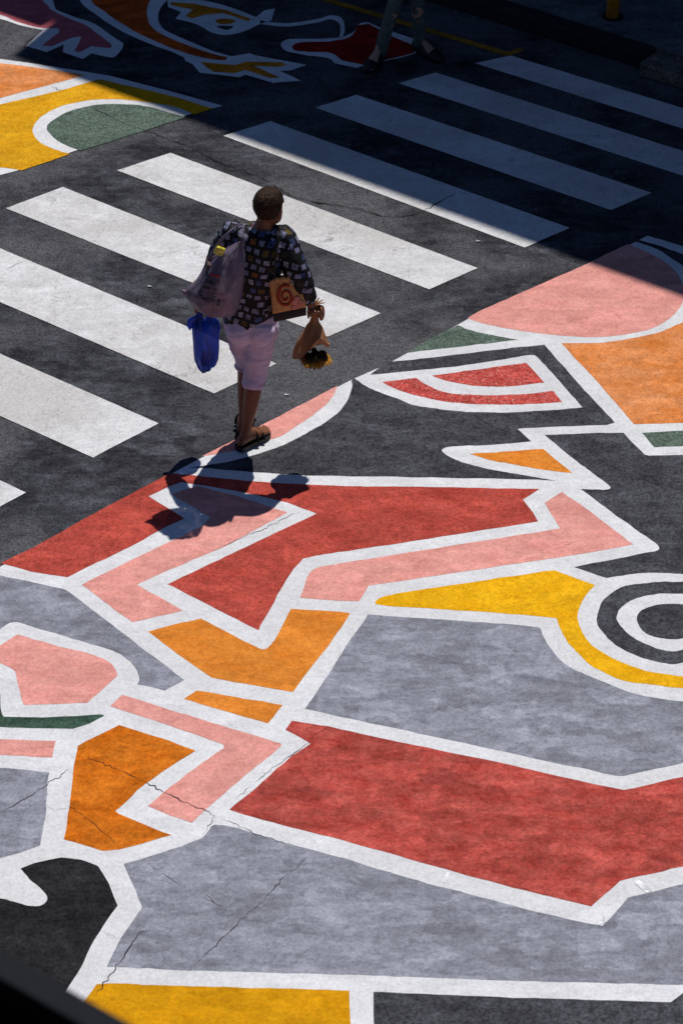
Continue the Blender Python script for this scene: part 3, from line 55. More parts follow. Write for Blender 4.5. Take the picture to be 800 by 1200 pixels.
FAR_BASES = [[(-2.869,17.206),(-2.333,17.118),(-2.112,17.054),(-1.736,16.929),(-1.558,16.867),(-1.143,16.646),(-0.785,16.442),(-0.976,16.341),(-1.689,15.854),(-2.04,15.586),(-2.174,15.514),(-2.618,15.136)],[(-2.048,18.024),(-2.014,17.875),(-1.997,17.86),(-1.98,17.845),(-1.963,17.83),(-1.945,17.814),(-1.927,17.799),(-1.908,17.783),(-1.888,17.768),(-1.87,17.754),(-1.85,17.741),(-1.83,17.729),(-1.81,17.716),(-1.789,17.702),(-1.769,17.688),(-1.749,17.672),(-1.73,17.655),(-1.712,17.635),(-1.695,17.614),(-1.677,17.591),(-1.661,17.567),(-1.644,17.543),(-1.629,17.52),(-1.613,17.498),(-1.599,17.477),(-1.578,17.448),(-1.558,17.421),(-1.539,17.395),(-1.522,17.371),(-1.505,17.348),(-1.504,17.283),(-1.513,17.247),(-1.523,17.213),(-1.533,17.184),(-1.543,17.162),(-1.556,17.146),(-1.57,17.141),(-1.588,17.143),(-1.604,17.148),(-1.622,17.155),(-1.643,17.164),(-1.665,17.175),(-1.688,17.187),(-1.712,17.2),(-1.765,17.118),(-1.91,17.219),(-1.913,17.335),(-2.021,17.219),(-2.17,17.309),(-2.074,17.556),(-2.094,17.563),(-2.114,17.57),(-2.134,17.577),(-2.154,17.585),(-2.174,17.593),(-2.194,17.602),(-2.214,17.611),(-2.234,17.622),(-2.254,17.633),(-2.272,17.646),(-2.29,17.66),(-2.308,17.674),(-2.327,17.688),(-2.347,17.702),(-2.369,17.715),(-2.394,17.728),(-2.406,17.733),(-2.419,17.739),(-2.433,17.744),(-2.447,17.75),(-2.462,17.756),(-2.477,17.763),(-2.493,17.769),(-2.509,17.776),(-2.526,17.782),(-2.544,17.789),(-2.562,17.796),(-2.58,17.803),(-2.599,17.81),(-2.618,17.817),(-2.637,17.825),(-2.657,17.832),(-2.677,17.84),(-2.697,17.847),(-2.718,17.855),(-2.739,17.863),(-2.76,17.87),(-2.782,17.878),(-2.803,17.886),(-2.825,17.894),(-2.847,17.902),(-2.869,17.91),(-2.891,17.918),(-2.914,17.926),(-2.936,17.935),(-2.958,17.943),(-3.036,18.583),(-2.138,18.583)],[(-1.854,18.024),(-1.839,17.981),(-1.825,17.948),(-1.811,17.921),(-1.796,17.898),(-1.78,17.875),(-1.763,17.851),(-1.742,17.821),(-1.729,17.801),(-1.714,17.78),(-1.699,17.758),(-1.683,17.735),(-1.667,17.712),(-1.65,17.689),(-1.633,17.665),(-1.615,17.642),(-1.598,17.619),(-1.58,17.597),(-1.562,17.576),(-1.545,17.556),(-1.527,17.536),(-1.509,17.517),(-1.49,17.498),(-1.471,17.479),(-1.451,17.46),(-1.432,17.442),(-1.413,17.425),(-1.394,17.408),(-1.376,17.392),(-1.358,17.376),(-1.341,17.361),(-1.325,17.348),(-1.303,17.329),(-1.281,17.312),(-1.261,17.297),(-1.241,17.283),(-1.223,17.27),(-1.205,17.257),(-1.188,17.245),(-1.172,17.232),(-1.149,17.211),(-1.128,17.192),(-1.109,17.173),(-1.091,17.155),(-1.074,17.137),(-1.066,17.092),(-1.012,17.042),(-0.96,16.917),(-0.686,16.849),(-0.65,16.886),(-0.46,16.769),(-0.273,16.799),(-0.417,16.942),(-0.347,16.948),(-0.238,17.029),(-0.585,17.168),(-0.629,17.2),(-0.754,17.156),(-0.879,17.232),(-0.9,17.25),(-0.92,17.268),(-0.94,17.285),(-0.96,17.303),(-0.979,17.319),(-0.998,17.336),(-1.015,17.351),(-1.032,17.366),(-1.048,17.38),(-1.062,17.393),(-1.084,17.412),(-1.104,17.429),(-1.121,17.445),(-1.138,17.461),(-1.155,17.477),(-1.177,17.499),(-1.199,17.521),(-1.219,17.544),(-1.237,17.569),(-1.255,17.604),(-1.269,17.643),(-1.279,17.688),(-1.283,17.728),(-1.286,17.772),(-1.285,17.818),(-1.282,17.862),(-1.276,17.895),(-1.268,17.928),(-1.258,17.96),(-1.247,17.992),(-1.236,18.024),(-1.239,18.583),(-1.983,18.583),(-1.973,18.535),(-1.963,18.489),(-1.954,18.443),(-1.944,18.397),(-1.935,18.353),(-1.925,18.31),(-1.916,18.268),(-1.907,18.227),(-1.898,18.188),(-1.889,18.151),(-1.88,18.116),(-1.871,18.083),(-1.862,18.052)],[(-1.24,18.106),(-1.061,18.052),(-1.042,18.044),(-1.024,18.037),(-1.005,18.029),(-0.986,18.021),(-0.967,18.013),(-0.948,18.005),(-0.929,17.996),(-0.91,17.986),(-0.891,17.976),(-0.872,17.966),(-0.852,17.955),(-0.833,17.943),(-0.815,17.931),(-0.797,17.918),(-0.78,17.905),(-0.762,17.892),(-0.744,17.878),(-0.725,17.863),(-0.707,17.848),(-0.689,17.833),(-0.671,17.818),(-0.653,17.802),(-0.635,17.786),(-0.617,17.77),(-0.599,17.754),(-0.542,17.862),(-0.47,17.889),(-0.49,17.701),(-0.507,17.692),(-0.525,17.681),(-0.544,17.667),(-0.567,17.648),(-0.581,17.634),(-0.597,17.617),(-0.614,17.598),(-0.631,17.579),(-0.648,17.56),(-0.666,17.544),(-0.683,17.53),(-0.702,17.516),(-0.722,17.504),(-0.742,17.494),(-0.762,17.485),(-0.781,17.48),(-0.8,17.477),(-0.821,17.478),(-0.842,17.483),(-0.862,17.491),(-0.882,17.502),(-0.902,17.516),(-0.918,17.532),(-0.933,17.551),(-0.948,17.572),(-0.964,17.594),(-0.981,17.616),(-1.001,17.635),(-1.018,17.648),(-1.036,17.66),(-1.056,17.672),(-1.076,17.684),(-1.096,17.695),(-1.118,17.706),(-1.139,17.717),(-1.161,17.728),(-1.13,17.835),(-1.224,17.916)],[(-0.568,17.701),(-0.549,17.694),(-0.53,17.688),(-0.512,17.682),(-0.493,17.676),(-0.474,17.671),(-0.455,17.667),(-0.435,17.664),(-0.416,17.662),(-0.396,17.661),(-0.376,17.661),(-0.359,17.663),(-0.34,17.666),(-0.321,17.671),(-0.301,17.676),(-0.282,17.682),(-0.262,17.689),(-0.243,17.696),(-0.224,17.703),(-0.207,17.709),(-0.19,17.716),(-0.175,17.722),(-0.162,17.728),(-0.137,17.742),(-0.116,17.759),(-0.097,17.774),(-0.078,17.781),(-0.057,17.781),(-0.035,17.775),(-0.016,17.763),(0.0,17.741),(0.011,17.706),(0.018,17.661),(0.022,17.613),(0.024,17.569),(0.02,17.518),(0.011,17.471),(0.0,17.425),(-0.018,17.438),(-0.012,17.484),(-0.007,17.528),(-0.006,17.569),(-0.008,17.608),(-0.014,17.645),(-0.024,17.675),(-0.04,17.698),(-0.061,17.715),(-0.084,17.721),(-0.1,17.715),(-0.116,17.702),(-0.134,17.687),(-0.155,17.675),(-0.168,17.669),(-0.184,17.663),(-0.201,17.657),(-0.219,17.65),(-0.238,17.643),(-0.258,17.636),(-0.278,17.629),(-0.299,17.623),(-0.319,17.618),(-0.339,17.614),(-0.357,17.61),(-0.375,17.608),(-0.395,17.608),(-0.415,17.609),(-0.435,17.611),(-0.454,17.614),(-0.473,17.618),(-0.492,17.623),(-0.511,17.629),(-0.53,17.635),(-0.548,17.641),(-0.567,17.648)],[(-0.418,17.335),(-0.414,17.36),(-0.403,17.382),(-0.39,17.399),(-0.376,17.41),(-0.36,17.416),(-0.343,17.419),(-0.148,17.419),(-0.012,17.438),(0.008,17.451),(0.027,17.465),(0.045,17.48),(0.062,17.497),(0.077,17.516),(0.092,17.548),(0.103,17.585),(0.113,17.621),(0.125,17.648),(0.144,17.667),(0.164,17.674),(0.185,17.675),(0.268,17.595),(0.508,17.412),(0.509,17.2),(0.409,17.137),(0.262,17.067),(0.163,17.029),(0.104,16.985),(-0.047,17.054),(-0.058,17.084),(-0.073,17.111),(-0.093,17.13),(-0.106,17.137),(-0.121,17.143),(-0.137,17.148),(-0.155,17.153),(-0.174,17.157),(-0.193,17.161),(-0.213,17.165),(-0.234,17.168),(-0.253,17.176),(-0.271,17.184),(-0.289,17.191),(-0.306,17.199),(-0.322,17.206),(-0.347,17.217),(-0.369,17.228),(-0.387,17.245),(-0.402,17.272),(-0.413,17.305)]]
STRIPES = [[(1.157,17.168),(0.908,17.054),(2.714,15.792),(2.963,15.928)],[(0.636,16.917),(0.385,16.762),(2.204,15.481),(2.461,15.647)],[(0.1,16.598),(-0.175,16.418),(1.678,15.072),(1.953,15.286)],[(-0.466,16.229),(-0.768,16.031),(1.116,14.618),(1.408,14.853)],[(-1.102,15.803),(-1.431,15.575),(0.522,14.134),(0.82,14.378)],[(-1.76,15.361),(-2.095,15.094),(-0.079,13.612),(0.231,13.867)],[(-2.438,14.874),(-2.753,14.537),(-0.718,13.02),(-0.372,13.327)],[(-3.104,14.28),(-3.429,13.924),(-1.357,12.394),(-1.015,12.723)],[(-3.721,13.598),(-4.091,13.23),(-2.025,11.731),(-1.693,12.068)]]
CRACKS = [([(-1.658,16.417),(-1.519,16.286),(-1.4,16.181),(-1.301,16.111),(-1.197,16.042),(-1.11,15.973),(-0.967,15.881),(-0.839,15.723),(-0.627,15.568),(-0.543,15.513),(-0.295,15.23),(-0.16,15.166),(0.0,15.124),(0.117,15.082),(0.249,14.997),(0.382,14.987),(0.505,15.05),(0.599,15.156),(0.726,15.284)],0.014),([(0.271,14.987),(0.259,14.924),(0.274,14.872)],0.011),([(-1.207,9.926),(-1.047,9.834),(-0.913,9.738),(-0.797,9.655),(-0.666,9.573),(-0.584,9.515),(-0.621,9.428),(-0.639,9.388)],0.01),([(-0.584,9.515),(-0.512,9.474),(-0.392,9.388),(-0.273,9.343),(-0.164,9.292)],0.006),([(-0.155,9.247),(-0.269,9.086),(-0.354,8.955),(-0.464,8.81),(-0.561,8.663),(-0.642,8.55),(-0.67,8.519)],0.008),([(-0.829,8.794),(-0.894,8.742),(-0.934,8.663),(-0.966,8.575),(-1.015,8.473),(-1.063,8.373)],0.009),([(-1.574,9.538),(-1.472,9.632),(-1.366,9.744),(-1.281,9.84)],0.008),([(-1.368,9.579),(-1.326,9.556),(-1.268,9.567)],0.007),([(-0.227,11.896),(-0.396,11.751),(-0.559,11.632),(-0.668,11.55)],0.006),([(0.738,12.797),(0.806,12.721),(0.875,12.663),(0.953,12.613)],0.007),([(-0.062,10.142),(-0.123,10.086),(-0.155,10.024),(-0.263,9.919),(-0.381,9.78),(-0.497,9.632)],0.005),([(-0.862,9.18),(-0.83,9.157),(-0.8,9.168)],0.006),([(-0.824,9.113),(-0.802,9.13),(-0.777,9.102),(-0.745,9.075),(-0.717,9.058)],0.009),([(-0.807,9.086),(-0.772,9.075),(-0.748,9.053)],0.006),([(-0.618,8.977),(-0.591,8.966),(-0.552,8.944),(-0.525,8.923)],0.008),([(-0.611,8.998),(-0.58,8.971),(-0.563,8.928)],0.007),([(-0.588,8.998),(-0.564,8.971)],0.005),([(1.427,12.336),(1.571,12.232),(1.744,12.097),(1.852,12.035)],0.004),([(-2.048,14.347),(-1.986,14.396),(-1.915,14.466)],0.005),([(-1.27,9.591),(-1.184,9.509),(-1.133,9.451),(-1.064,9.371),(-1.013,9.303)],0.006),([(-1.131,8.794),(-1.061,8.768),(-0.975,8.716)],0.005),([(1.07,11.565),(1.16,11.58),(1.272,11.654)],0.003),([(-1.949,16.718),(-1.856,16.633)],0.006),([(-2.297,16.755),(-2.177,16.706),(-2.095,16.682)],0.005),([(-1.328,14.19),(-1.223,14.152),(-1.069,14.132)],0.004)]
YELLOW_LINE = [(0.24,17.794),(1.152,17.181)]
TOUCH = [[(0.453,9.074),(0.478,9.143),(0.49,9.139),(0.466,9.069)],[(1.313,9.074),(1.338,9.088),(1.38,9.047),(1.393,9.022),(1.362,9.011)],[(1.132,8.805),(1.148,8.868),(1.165,8.89),(1.167,8.821)]]
SCRAP = [(-0.308,13.003),(0.837,14.689),(-1.143,14.163)]
POST = (1.872,17.499,0.13)
GUT = [(-0.524,3.032,5.688)]
SKY = 0.15
SUN = 4.8
EXPO = -0.5

# ------------------------------------------------------------------ materials
def new_mat(name):
    m = bpy.data.materials.new(name); m.use_nodes = True
    nt = m.node_tree
    b = nt.nodes['Principled BSDF']
    return m, nt, b

def N(nt, kind, **kw):
    n = nt.nodes.new(kind)
    for k, v in kw.items():
        if k in n.inputs: n.inputs[k].default_value = v
        else: setattr(n, k, v)
    return n

def L(nt, a, b): nt.links.new(a, b)

def math_node(nt, op, a, b=None):
    n = N(nt, 'ShaderNodeMath', operation=op)
    for i, v in enumerate((a, b)):
        if v is None: continue
        if isinstance(v, (int, float)): n.inputs[i].default_value = v
        else: L(nt, v, n.inputs[i])
    return n.outputs[0]

def ramp(nt, fac, stops, interp='LINEAR'):
    n = N(nt, 'ShaderNodeValToRGB'); n.color_ramp.interpolation = interp
    el = n.color_ramp.elements
    while len(el) < len(stops): el.new(0.5)
    for e, (p, c) in zip(el, stops):
        e.position = p; e.color = (c, c, c, 1) if isinstance(c, (int, float)) else (*c, 1)
    L(nt, fac, n.inputs[0])
    return n.outputs[0]

def mixc(nt, fac, a, b, blend='MIX'):
    n = N(nt, 'ShaderNodeMix', data_type='RGBA', blend_type=blend)
    for s, v in ((n.inputs[0], fac), (n.inputs[6], a), (n.inputs[7], b)):
        if isinstance(v, (int, float)): s.default_value = v
        elif isinstance(v, tuple): s.default_value = (*v, 1)
        else: L(nt, v, s)
    return n.outputs[2]

def noise_tex(nt, vec, scale, detail=5, rough=.6, dist=0.0):
    n = N(nt, 'ShaderNodeTexNoise'); n.inputs['Scale'].default_value = scale
    n.inputs['Detail'].default_value = detail; n.inputs['Roughness'].default_value = rough
    n.inputs['Distortion'].default_value = dist
    L(nt, vec, n.inputs['Vector'])
    return n.outputs['Fac']

def mapped(nt, vec, scale=(1, 1, 1), rot=(0, 0, 0), loc=(0, 0, 0)):
    n = N(nt, 'ShaderNodeMapping')
    n.inputs['Scale'].default_value = scale; n.inputs['Rotation'].default_value = rot; n.inputs['Location'].default_value = loc
    L(nt, vec, n.inputs['Vector'])
    return n.outputs[0]

def street_paint(name, col, dark, light, blotch=.5, roller=.3, speck=.25, pits=.3, big=2.2, seed=0., rough=.72, bump=.35, pitcol=None, streak=.0, gritcol=None, craze=0., wear=0., wearcol=None):
    """Road paint: uneven coats, brush dabs, roller runs, visible aggregate, pits and hairline crazing where it has worn."""
    m, nt, b = new_mat(name)
    tc = N(nt, 'ShaderNodeTexCoord')
    v0 = mapped(nt, tc.outputs['Object'], loc=(seed, seed * 1.7, 0))
    warp = N(nt, 'ShaderNodeTexNoise'); warp.inputs['Scale'].default_value = 7.0; warp.inputs['Detail'].default_value = 5; warp.inputs['Roughness'].default_value = .65
    L(nt, v0, warp.inputs['Vector'])
    def warped(a):
        wv = N(nt, 'ShaderNodeVectorMath', operation='MULTIPLY_ADD')
        L(nt, warp.outputs['Color'], wv.inputs[0]); wv.inputs[1].default_value = (a, a, 0); L(nt, v0, wv.inputs[2])
        return wv.outputs[0]
    v = warped(.14)
    # coats
    n1 = noise_tex(nt, mapped(nt, v, scale=(1, 1.5, 1)), big * 2.1, 9, .74, .2)
    c = mixc(nt, ramp(nt, n1, [(.36, 0.), (.64, 1.)]), dark, light)
    c = mixc(nt, 1 - blotch, c, col)
    # brush dabs of two sizes
    vd = warped(.04)
    for sc, rot, amt, sx, smo in ((3.6, 4, .55, 1.9, .10), (6.5, -7, .5, 2.2, .12), (17, 25, .4, 1.6, .3)):
        vo = N(nt, 'ShaderNodeTexVoronoi', feature='SMOOTH_F1', distance='CHEBYCHEV'); vo.inputs['Scale'].default_value = sc; vo.inputs['Smoothness'].default_value = smo
        L(nt, mapped(nt, vd, scale=(1, sx, 1), rot=(0, 0, R(rot))), vo.inputs['Vector'])
        sep = N(nt, 'ShaderNodeSeparateColor'); L(nt, vo.outputs['Color'], sep.inputs[0])
        c = mixc(nt, 1.0, c, ramp(nt, sep.outputs[0], [(.15, 1 - roller * amt), (.85, 1 + roller * amt * .8)]), 'MULTIPLY')
    # roller runs
    n2 = noise_tex(nt, mapped(nt, v, scale=(2.2, 9, 1), rot=(0, 0, R(-8))), 2.4, 6, .7)
    c = mixc(nt, 1.0, c, ramp(nt, n2, [(.3, 1 - roller * .6), (.7, 1 + roller * .4)]), 'MULTIPLY')
    if streak:
        n5 = noise_tex(nt, mapped(nt, v, scale=(1.5, 26, 1), rot=(0, 0, R(3))), 2.0, 4, .6)
        c = mixc(nt, 1.0, c, ramp(nt, n5, [(.3, 1 - streak), (.7, 1 + streak * .4)]), 'MULTIPLY')
    # wide worn areas
    if wear:
        nw = noise_tex(nt, v, .8, 6, .62)
        c = mixc(nt, ramp(nt, nw, [(.47, 0.), (.58, wear)]), c, wearcol or light)
    # dirt
    n3 = noise_tex(nt, v0, 17, 7, .75)
    c = mixc(nt, 1.0, c, ramp(nt, n3, [(.30, 1 - speck * .9), (.50, 1.), (.72, 1 + speck * .35)]), 'MULTIPLY')
    # aggregate
    n4 = noise_tex(nt, v0, 64, 4, .8)
    c = mixc(nt, 1.0, c, ramp(nt, n4, [(.37, 1 - min(.8, speck * 1.3)), (.5, 1.), (.63, 1 + speck * .95)]), 'MULTIPLY')
    if gritcol:
        vg = N(nt, 'ShaderNodeTexVoronoi'); vg.inputs['Scale'].default_value = 130; L(nt, v0, vg.inputs['Vector'])
        sg = N(nt, 'ShaderNodeSeparateColor'); L(nt, vg.outputs['Color'], sg.inputs[0])
        c = mixc(nt, ramp(nt, math_node(nt, 'MULTIPLY', sg.outputs[0], n4), [(.36, 0.), (.60, .55)]), c, gritcol)
    # pits
    vp = N(nt, 'ShaderNodeTexVoronoi'); vp.inputs['Scale'].default_value = 46; L(nt, v0, vp.inputs['Vector'])
    pm = math_node(nt, 'MULTIPLY', ramp(nt, vp.outputs['Distance'], [(.10, 1.), (.26, 0.)]), ramp(nt, noise_tex(nt, v0, 6, 5, .75), [(.52, 0.), (.66, 1.)]))
    pm = math_node(nt, 'MULTIPLY', pm, pits)
    pc = pitcol or tuple(x * .35 for x in dark)
    c = mixc(nt, pm, c, pc)
    if craze:
        ve = N(nt, 'ShaderNodeTexVoronoi', feature='DISTANCE_TO_EDGE'); ve.inputs['Scale'].default_value = 7
        L(nt, warped(.32), ve.inputs['Vector'])
        cm = math_node(nt, 'MULTIPLY', ramp(nt, ve.outputs['Distance'], [(.004, 1.), (.022, 0.)]), ramp(nt, noise_tex(nt, v0, 2.6, 5, .75), [(.50, 0.), (.62, 1.)]))
        c = mixc(nt, math_node(nt, 'MULTIPLY', cm, craze), c, pc)
    L(nt, c, b.inputs['Base Color'])
    rg = ramp(nt, n3, [(.3, rough + .1), (.7, rough - .08)]); L(nt, rg, b.inputs['Roughness'])
    b.inputs['Specular IOR Level'].default_value = .05
    bp = N(nt, 'ShaderNodeBump'); bp.inputs['Strength'].default_value = bump; bp.inputs['Distance'].default_value = .006
    h = math_node(nt, 'ADD', math_node(nt, 'MULTIPLY', n4, .9), math_node(nt, 'MULTIPLY', n3, .9))
    L(nt, h, bp.inputs['Height']); L(nt, bp.outputs[0], b.inputs['Normal'])
    return m

def plain(name, col, rough=.6, var=.15, scale=30, bump=0., spec=.4, metal=0.):
    m, nt, b = new_mat(name)
    tc = N(nt, 'ShaderNodeTexCoord')
    n1 = noise_tex(nt, tc.outputs['Object'], scale, 5, .6)
    c = mixc(nt, 1.0, col, ramp(nt, n1, [(.3, 1 - var), (.7, 1 + var)]), 'MULTIPLY')
    L(nt, c, b.inputs['Base Color']); b.inputs['Roughness'].default_value = rough
    b.inputs['Specular IOR Level'].default_value = spec; b.inputs['Metallic'].default_value = metal
    if bump:
        bp = N(nt, 'ShaderNodeBump'); bp.inputs['Strength'].default_value = bump; bp.inputs['Distance'].default_value = .005
        L(nt, n1, bp.inputs['Height']); L(nt, bp.outputs[0], b.inputs['Normal'])
    return m

M = {}
M['asphalt'] = street_paint('asphalt', (.054, .055, .065), (.030, .031, .037), (.092, .094, .107), blotch=.75, roller=.42, speck=.45, pits=.5, big=1.4, rough=.82, bump=.6, pitcol=(.012, .012, .014), seed=3, wear=.75, wearcol=(.118, .118, .127), craze=.7)
M['dark'] = street_paint('charcoal paint', (.064, .065, .075), (.045, .046, .054), (.092, .094, .106), blotch=.6, roller=.25, speck=.45, pits=.4, big=2.4, seed=9, pitcol=(.015, .015, .018), craze=.4)
M['black'] = street_paint('black paint', (.022, .022, .024), (.014, .014, .015), (.034, .034, .036), blotch=.5, roller=.3, speck=.4, pits=.15, seed=14)
M['white'] = street_paint('white line paint', (.76, .765, .78), (.70, .705, .72), (.80, .805, .82), blotch=.5, roller=.07, speck=.10, pits=.35, seed=21, rough=.6, bump=.3, pitcol=(.33, .33, .34), craze=.25, wear=.5, wearcol=(.66, .66, .67))
M['white_stripe'] = street_paint('crossing stripe paint', (.70, .70, .71), (.60, .59, .58), (.77, .77, .79), blotch=.6, roller=.08, speck=.13, pits=.4, seed=33, rough=.62, bump=.22, pitcol=(.24, .23, .23), craze=.85, wear=.7, wearcol=(.55, .53, .51))
M['pink'] = street_paint('pink paint', (.79, .335, .285), (.72, .28, .235), (.84, .41, .36), blotch=.6, roller=.12, speck=.14, pits=.3, seed=41)
M['rose'] = street_paint('rose paint', (.55, .13, .15), (.46, .10, .12), (.62, .17, .19), blotch=.6, roller=.12, speck=.14, pits=.3, seed=43)
M['red'] = street_paint('red paint', (.49, .072, .051), (.39, .048, .033), (.57, .108, .082), blotch=.55, roller=.17, speck=.26, pits=.35, seed=52)
M['redspeck'] = street_paint('worn red paint', (.55, .075, .06), (.46, .05, .04), (.62, .11, .09), blotch=.6, roller=.12, speck=.35, pits=.3, seed=55, gritcol=(.75, .5, .45))
M['redpatch'] = street_paint('patchy red paint', (.47, .066, .049), (.34, .037, .027), (.59, .13, .103), blotch=.75, roller=.24, speck=.22, pits=.15, big=3.4, seed=59)
M['reddark'] = street_paint('deep red paint', (.36, .018, .014), (.28, .012, .01), (.42, .03, .024), seed=61)
M['orange'] = street_paint('orange paint', (.76, .245, .030), (.66, .19, .02), (.82, .30, .05), blotch=.7, roller=.12, speck=.16, pits=.3, seed=67)
M['orangesoft'] = street_paint('faded orange paint', (.76, .27, .085), (.68, .20, .035), (.80, .33, .14), blotch=.9, roller=.14, speck=.2, pits=.45, big=1.6, seed=71)
M['orangedeep'] = street_paint('deep orange paint', (.66, .165, .006), (.52, .11, .003), (.74, .22, .02), blotch=.85, roller=.2, speck=.2, pits=.3, seed=77)
M['orangedark'] = street_paint('burnt orange paint', (.62, .10, .015), (.5, .07, .01), (.68, .14, .03), seed=79)
M['yellow'] = street_paint('yellow paint', (.86, .44, .004), (.78, .36, .002), (.90, .50, .014), blotch=.7, roller=.1, speck=.17, pits=.4, seed=83)
M['yellow2'] = street_paint('worn yellow paint', (.74, .37, .008), (.64, .28, .006), (.80, .43, .02), blotch=.7, roller=.14, speck=.2, pits=.6, seed=86)
M['yellowdeep'] = street_paint('deep yellow paint', (.68, .31, .002), (.60, .25, .001), (.74, .36, .008), blotch=.7, roller=.12, speck=.13, pits=.35, seed=89)
M['ochre'] = street_paint('ochre paint', (.74, .25, .02), (.66, .21, .015), (.80, .30, .03), seed=91)
M['green'] = street_paint('green paint', (.095, .138, .106), (.07, .105, .08), (.13, .18, .145), blotch=.6, roller=.15, speck=.38, pits=.3, seed=95, gritcol=(.3, .36, .32))
M['greendark'] = street_paint('dark green paint', (.055, .105, .075), (.04, .08, .055), (.075, .13, .095), seed=97, speck=.3)
M['grey'] = street_paint('blue grey paint', (.285, .295, .35), (.225, .232, .28), (.37, .38, .44), blotch=.6, roller=.26, speck=.18, pits=.25, big=2.6, seed=103, streak=.1, pitcol=(.12, .12, .15))
M['crack'] = plain('crack', (.012, .011, .011), .9)
M['yellow_line'] = street_paint('yellow line paint', (.36, .17, .02), (.28, .13, .02), (.42, .20, .03), seed=111, pits=.6)

# ------------------------------------------------------------------ object helpers
def link(name, me, mat, parent=None, smooth=False):
    o = bpy.data.objects.new(name, me); COL.objects.link(o)
    for mm in (mat if isinstance(mat, (list, tuple)) else [mat]): me.materials.append(mm)
    if smooth:
        for p in me.polygons: p.use_smooth = True
    if parent is not None: o.parent = parent
    return o

def obj(name, bm, mat, parent=None, smooth=False):
    me = bpy.data.meshes.new(name); bm.normal_update(); bm.to_mesh(me); bm.free()
    return link(name, me, mat, parent, smooth)

def tag(o, label=None, cat=None, group=None, kind=None):
    for k, v in (('label', label), ('category', cat), ('group', group), ('kind', kind)):
        if v: o[k] = v
    return o

def thing(name, label, cat, loc=(0, 0, 0), group=None):
    o = bpy.data.objects.new(name, None); COL.objects.link(o); o.location = loc; o.empty_display_size = .1
    return tag(o, label, cat, group)

def area2(p): return sum(p[i - 1][0] * p[i][1] - p[i][0] * p[i - 1][1] for i in range(len(p)))

def sheet(pts, z, jitter=.002, step=.045, off=(0, 0)):
    """A flat painted patch; its hand-painted edge wavers a little."""
    if area2(pts) < 0: pts = pts[::-1]
    out = []
    n = len(pts)
    for i in range(n):
        a, b = Vector(pts[i]), Vector(pts[(i + 1) % n])
        k = max(1, int((b - a).length / step))
        for s in range(k):
            p = a.lerp(b, s / k)
            q = Vector((p.x * 9, p.y * 9, 0)); q2 = Vector((p.x * 31, p.y * 31, 7))
            out.append((p.x + jitter * (noise.noise(q) * 1.3 + noise.noise(q2)), p.y + jitter * (noise.noise(q + Vector((5, 9, 3))) * 1.3 + noise.noise(q2 + Vector((3, 1, 8))))))
    bm = bmesh.new()
    vs = [bm.verts.new((x - off[0], y - off[1], z)) for x, y in out]
    f = bm.faces.new(vs); f.normal_update()
    bmesh.ops.triangulate(bm, faces=[f], ngon_method='EAR_CLIP')
    for f in bm.faces:
        if f.normal.z < 0: f.normal_flip()
    return bm

def box(bm, lo, hi, mtx=None):
    vs = [bm.verts.new((x, y, z)) for x in (lo[0], hi[0]) for y in (lo[1], hi[1]) for z in (lo[2], hi[2])]
    for q in ((0, 1, 3, 2), (4, 6, 7, 5), (0, 4, 5, 1), (2, 3, 7, 6), (0, 2, 6, 4), (1, 5, 7, 3)):
        bm.faces.new([vs[i] for i in q])
    if mtx: bmesh.ops.transform(bm, matrix=mtx, verts=vs)
    return vs

def bevel(bm, w, seg=2):
    bmesh.ops.bevel(bm, geom=bm.edges[:], offset=w, segments=seg, affect='EDGES', profile=.5)

def rings_mesh(bm, rings, cap=True):
    """rings: lists of points with equal counts -> a skinned tube."""
    vv = [[bm.verts.new(p) for p in r] for r in rings]
    n = len(vv[0])
    for a, b in zip(vv, vv[1:]):
        for i in range(n):
            bm.faces.new((a[i], a[(i + 1) % n], b[(i + 1) % n], b[i]))
    if cap:
        bm.faces.new(vv[0][::-1]); bm.faces.new(vv[-1])
    return vv

def smooth_path(pts, rad, sub=5):
    P = [Vector(p) for p in pts]; out, rr = [], []
    for i in range(len(P) - 1):
        p0 = P[i - 1] if i else P[i] * 2 - P[i + 1]
        p3 = P[i + 2] if i + 2 < len(P) else P[i + 1] * 2 - P[i]
        for s in range(sub):
            t = s / sub
            a = .5 * ((2 * P[i]) + (P[i + 1] - p0) * t + (2 * p0 - 5 * P[i] + 4 * P[i + 1] - p3) * t * t + (3 * P[i] - p0 - 3 * P[i + 1] + p3) * t ** 3)
            out.append(a); rr.append(rad[i] + (rad[i + 1] - rad[i]) * (t * t * (3 - 2 * t)))
    out.append(P[-1]); rr.append(rad[-1])
    return out, rr

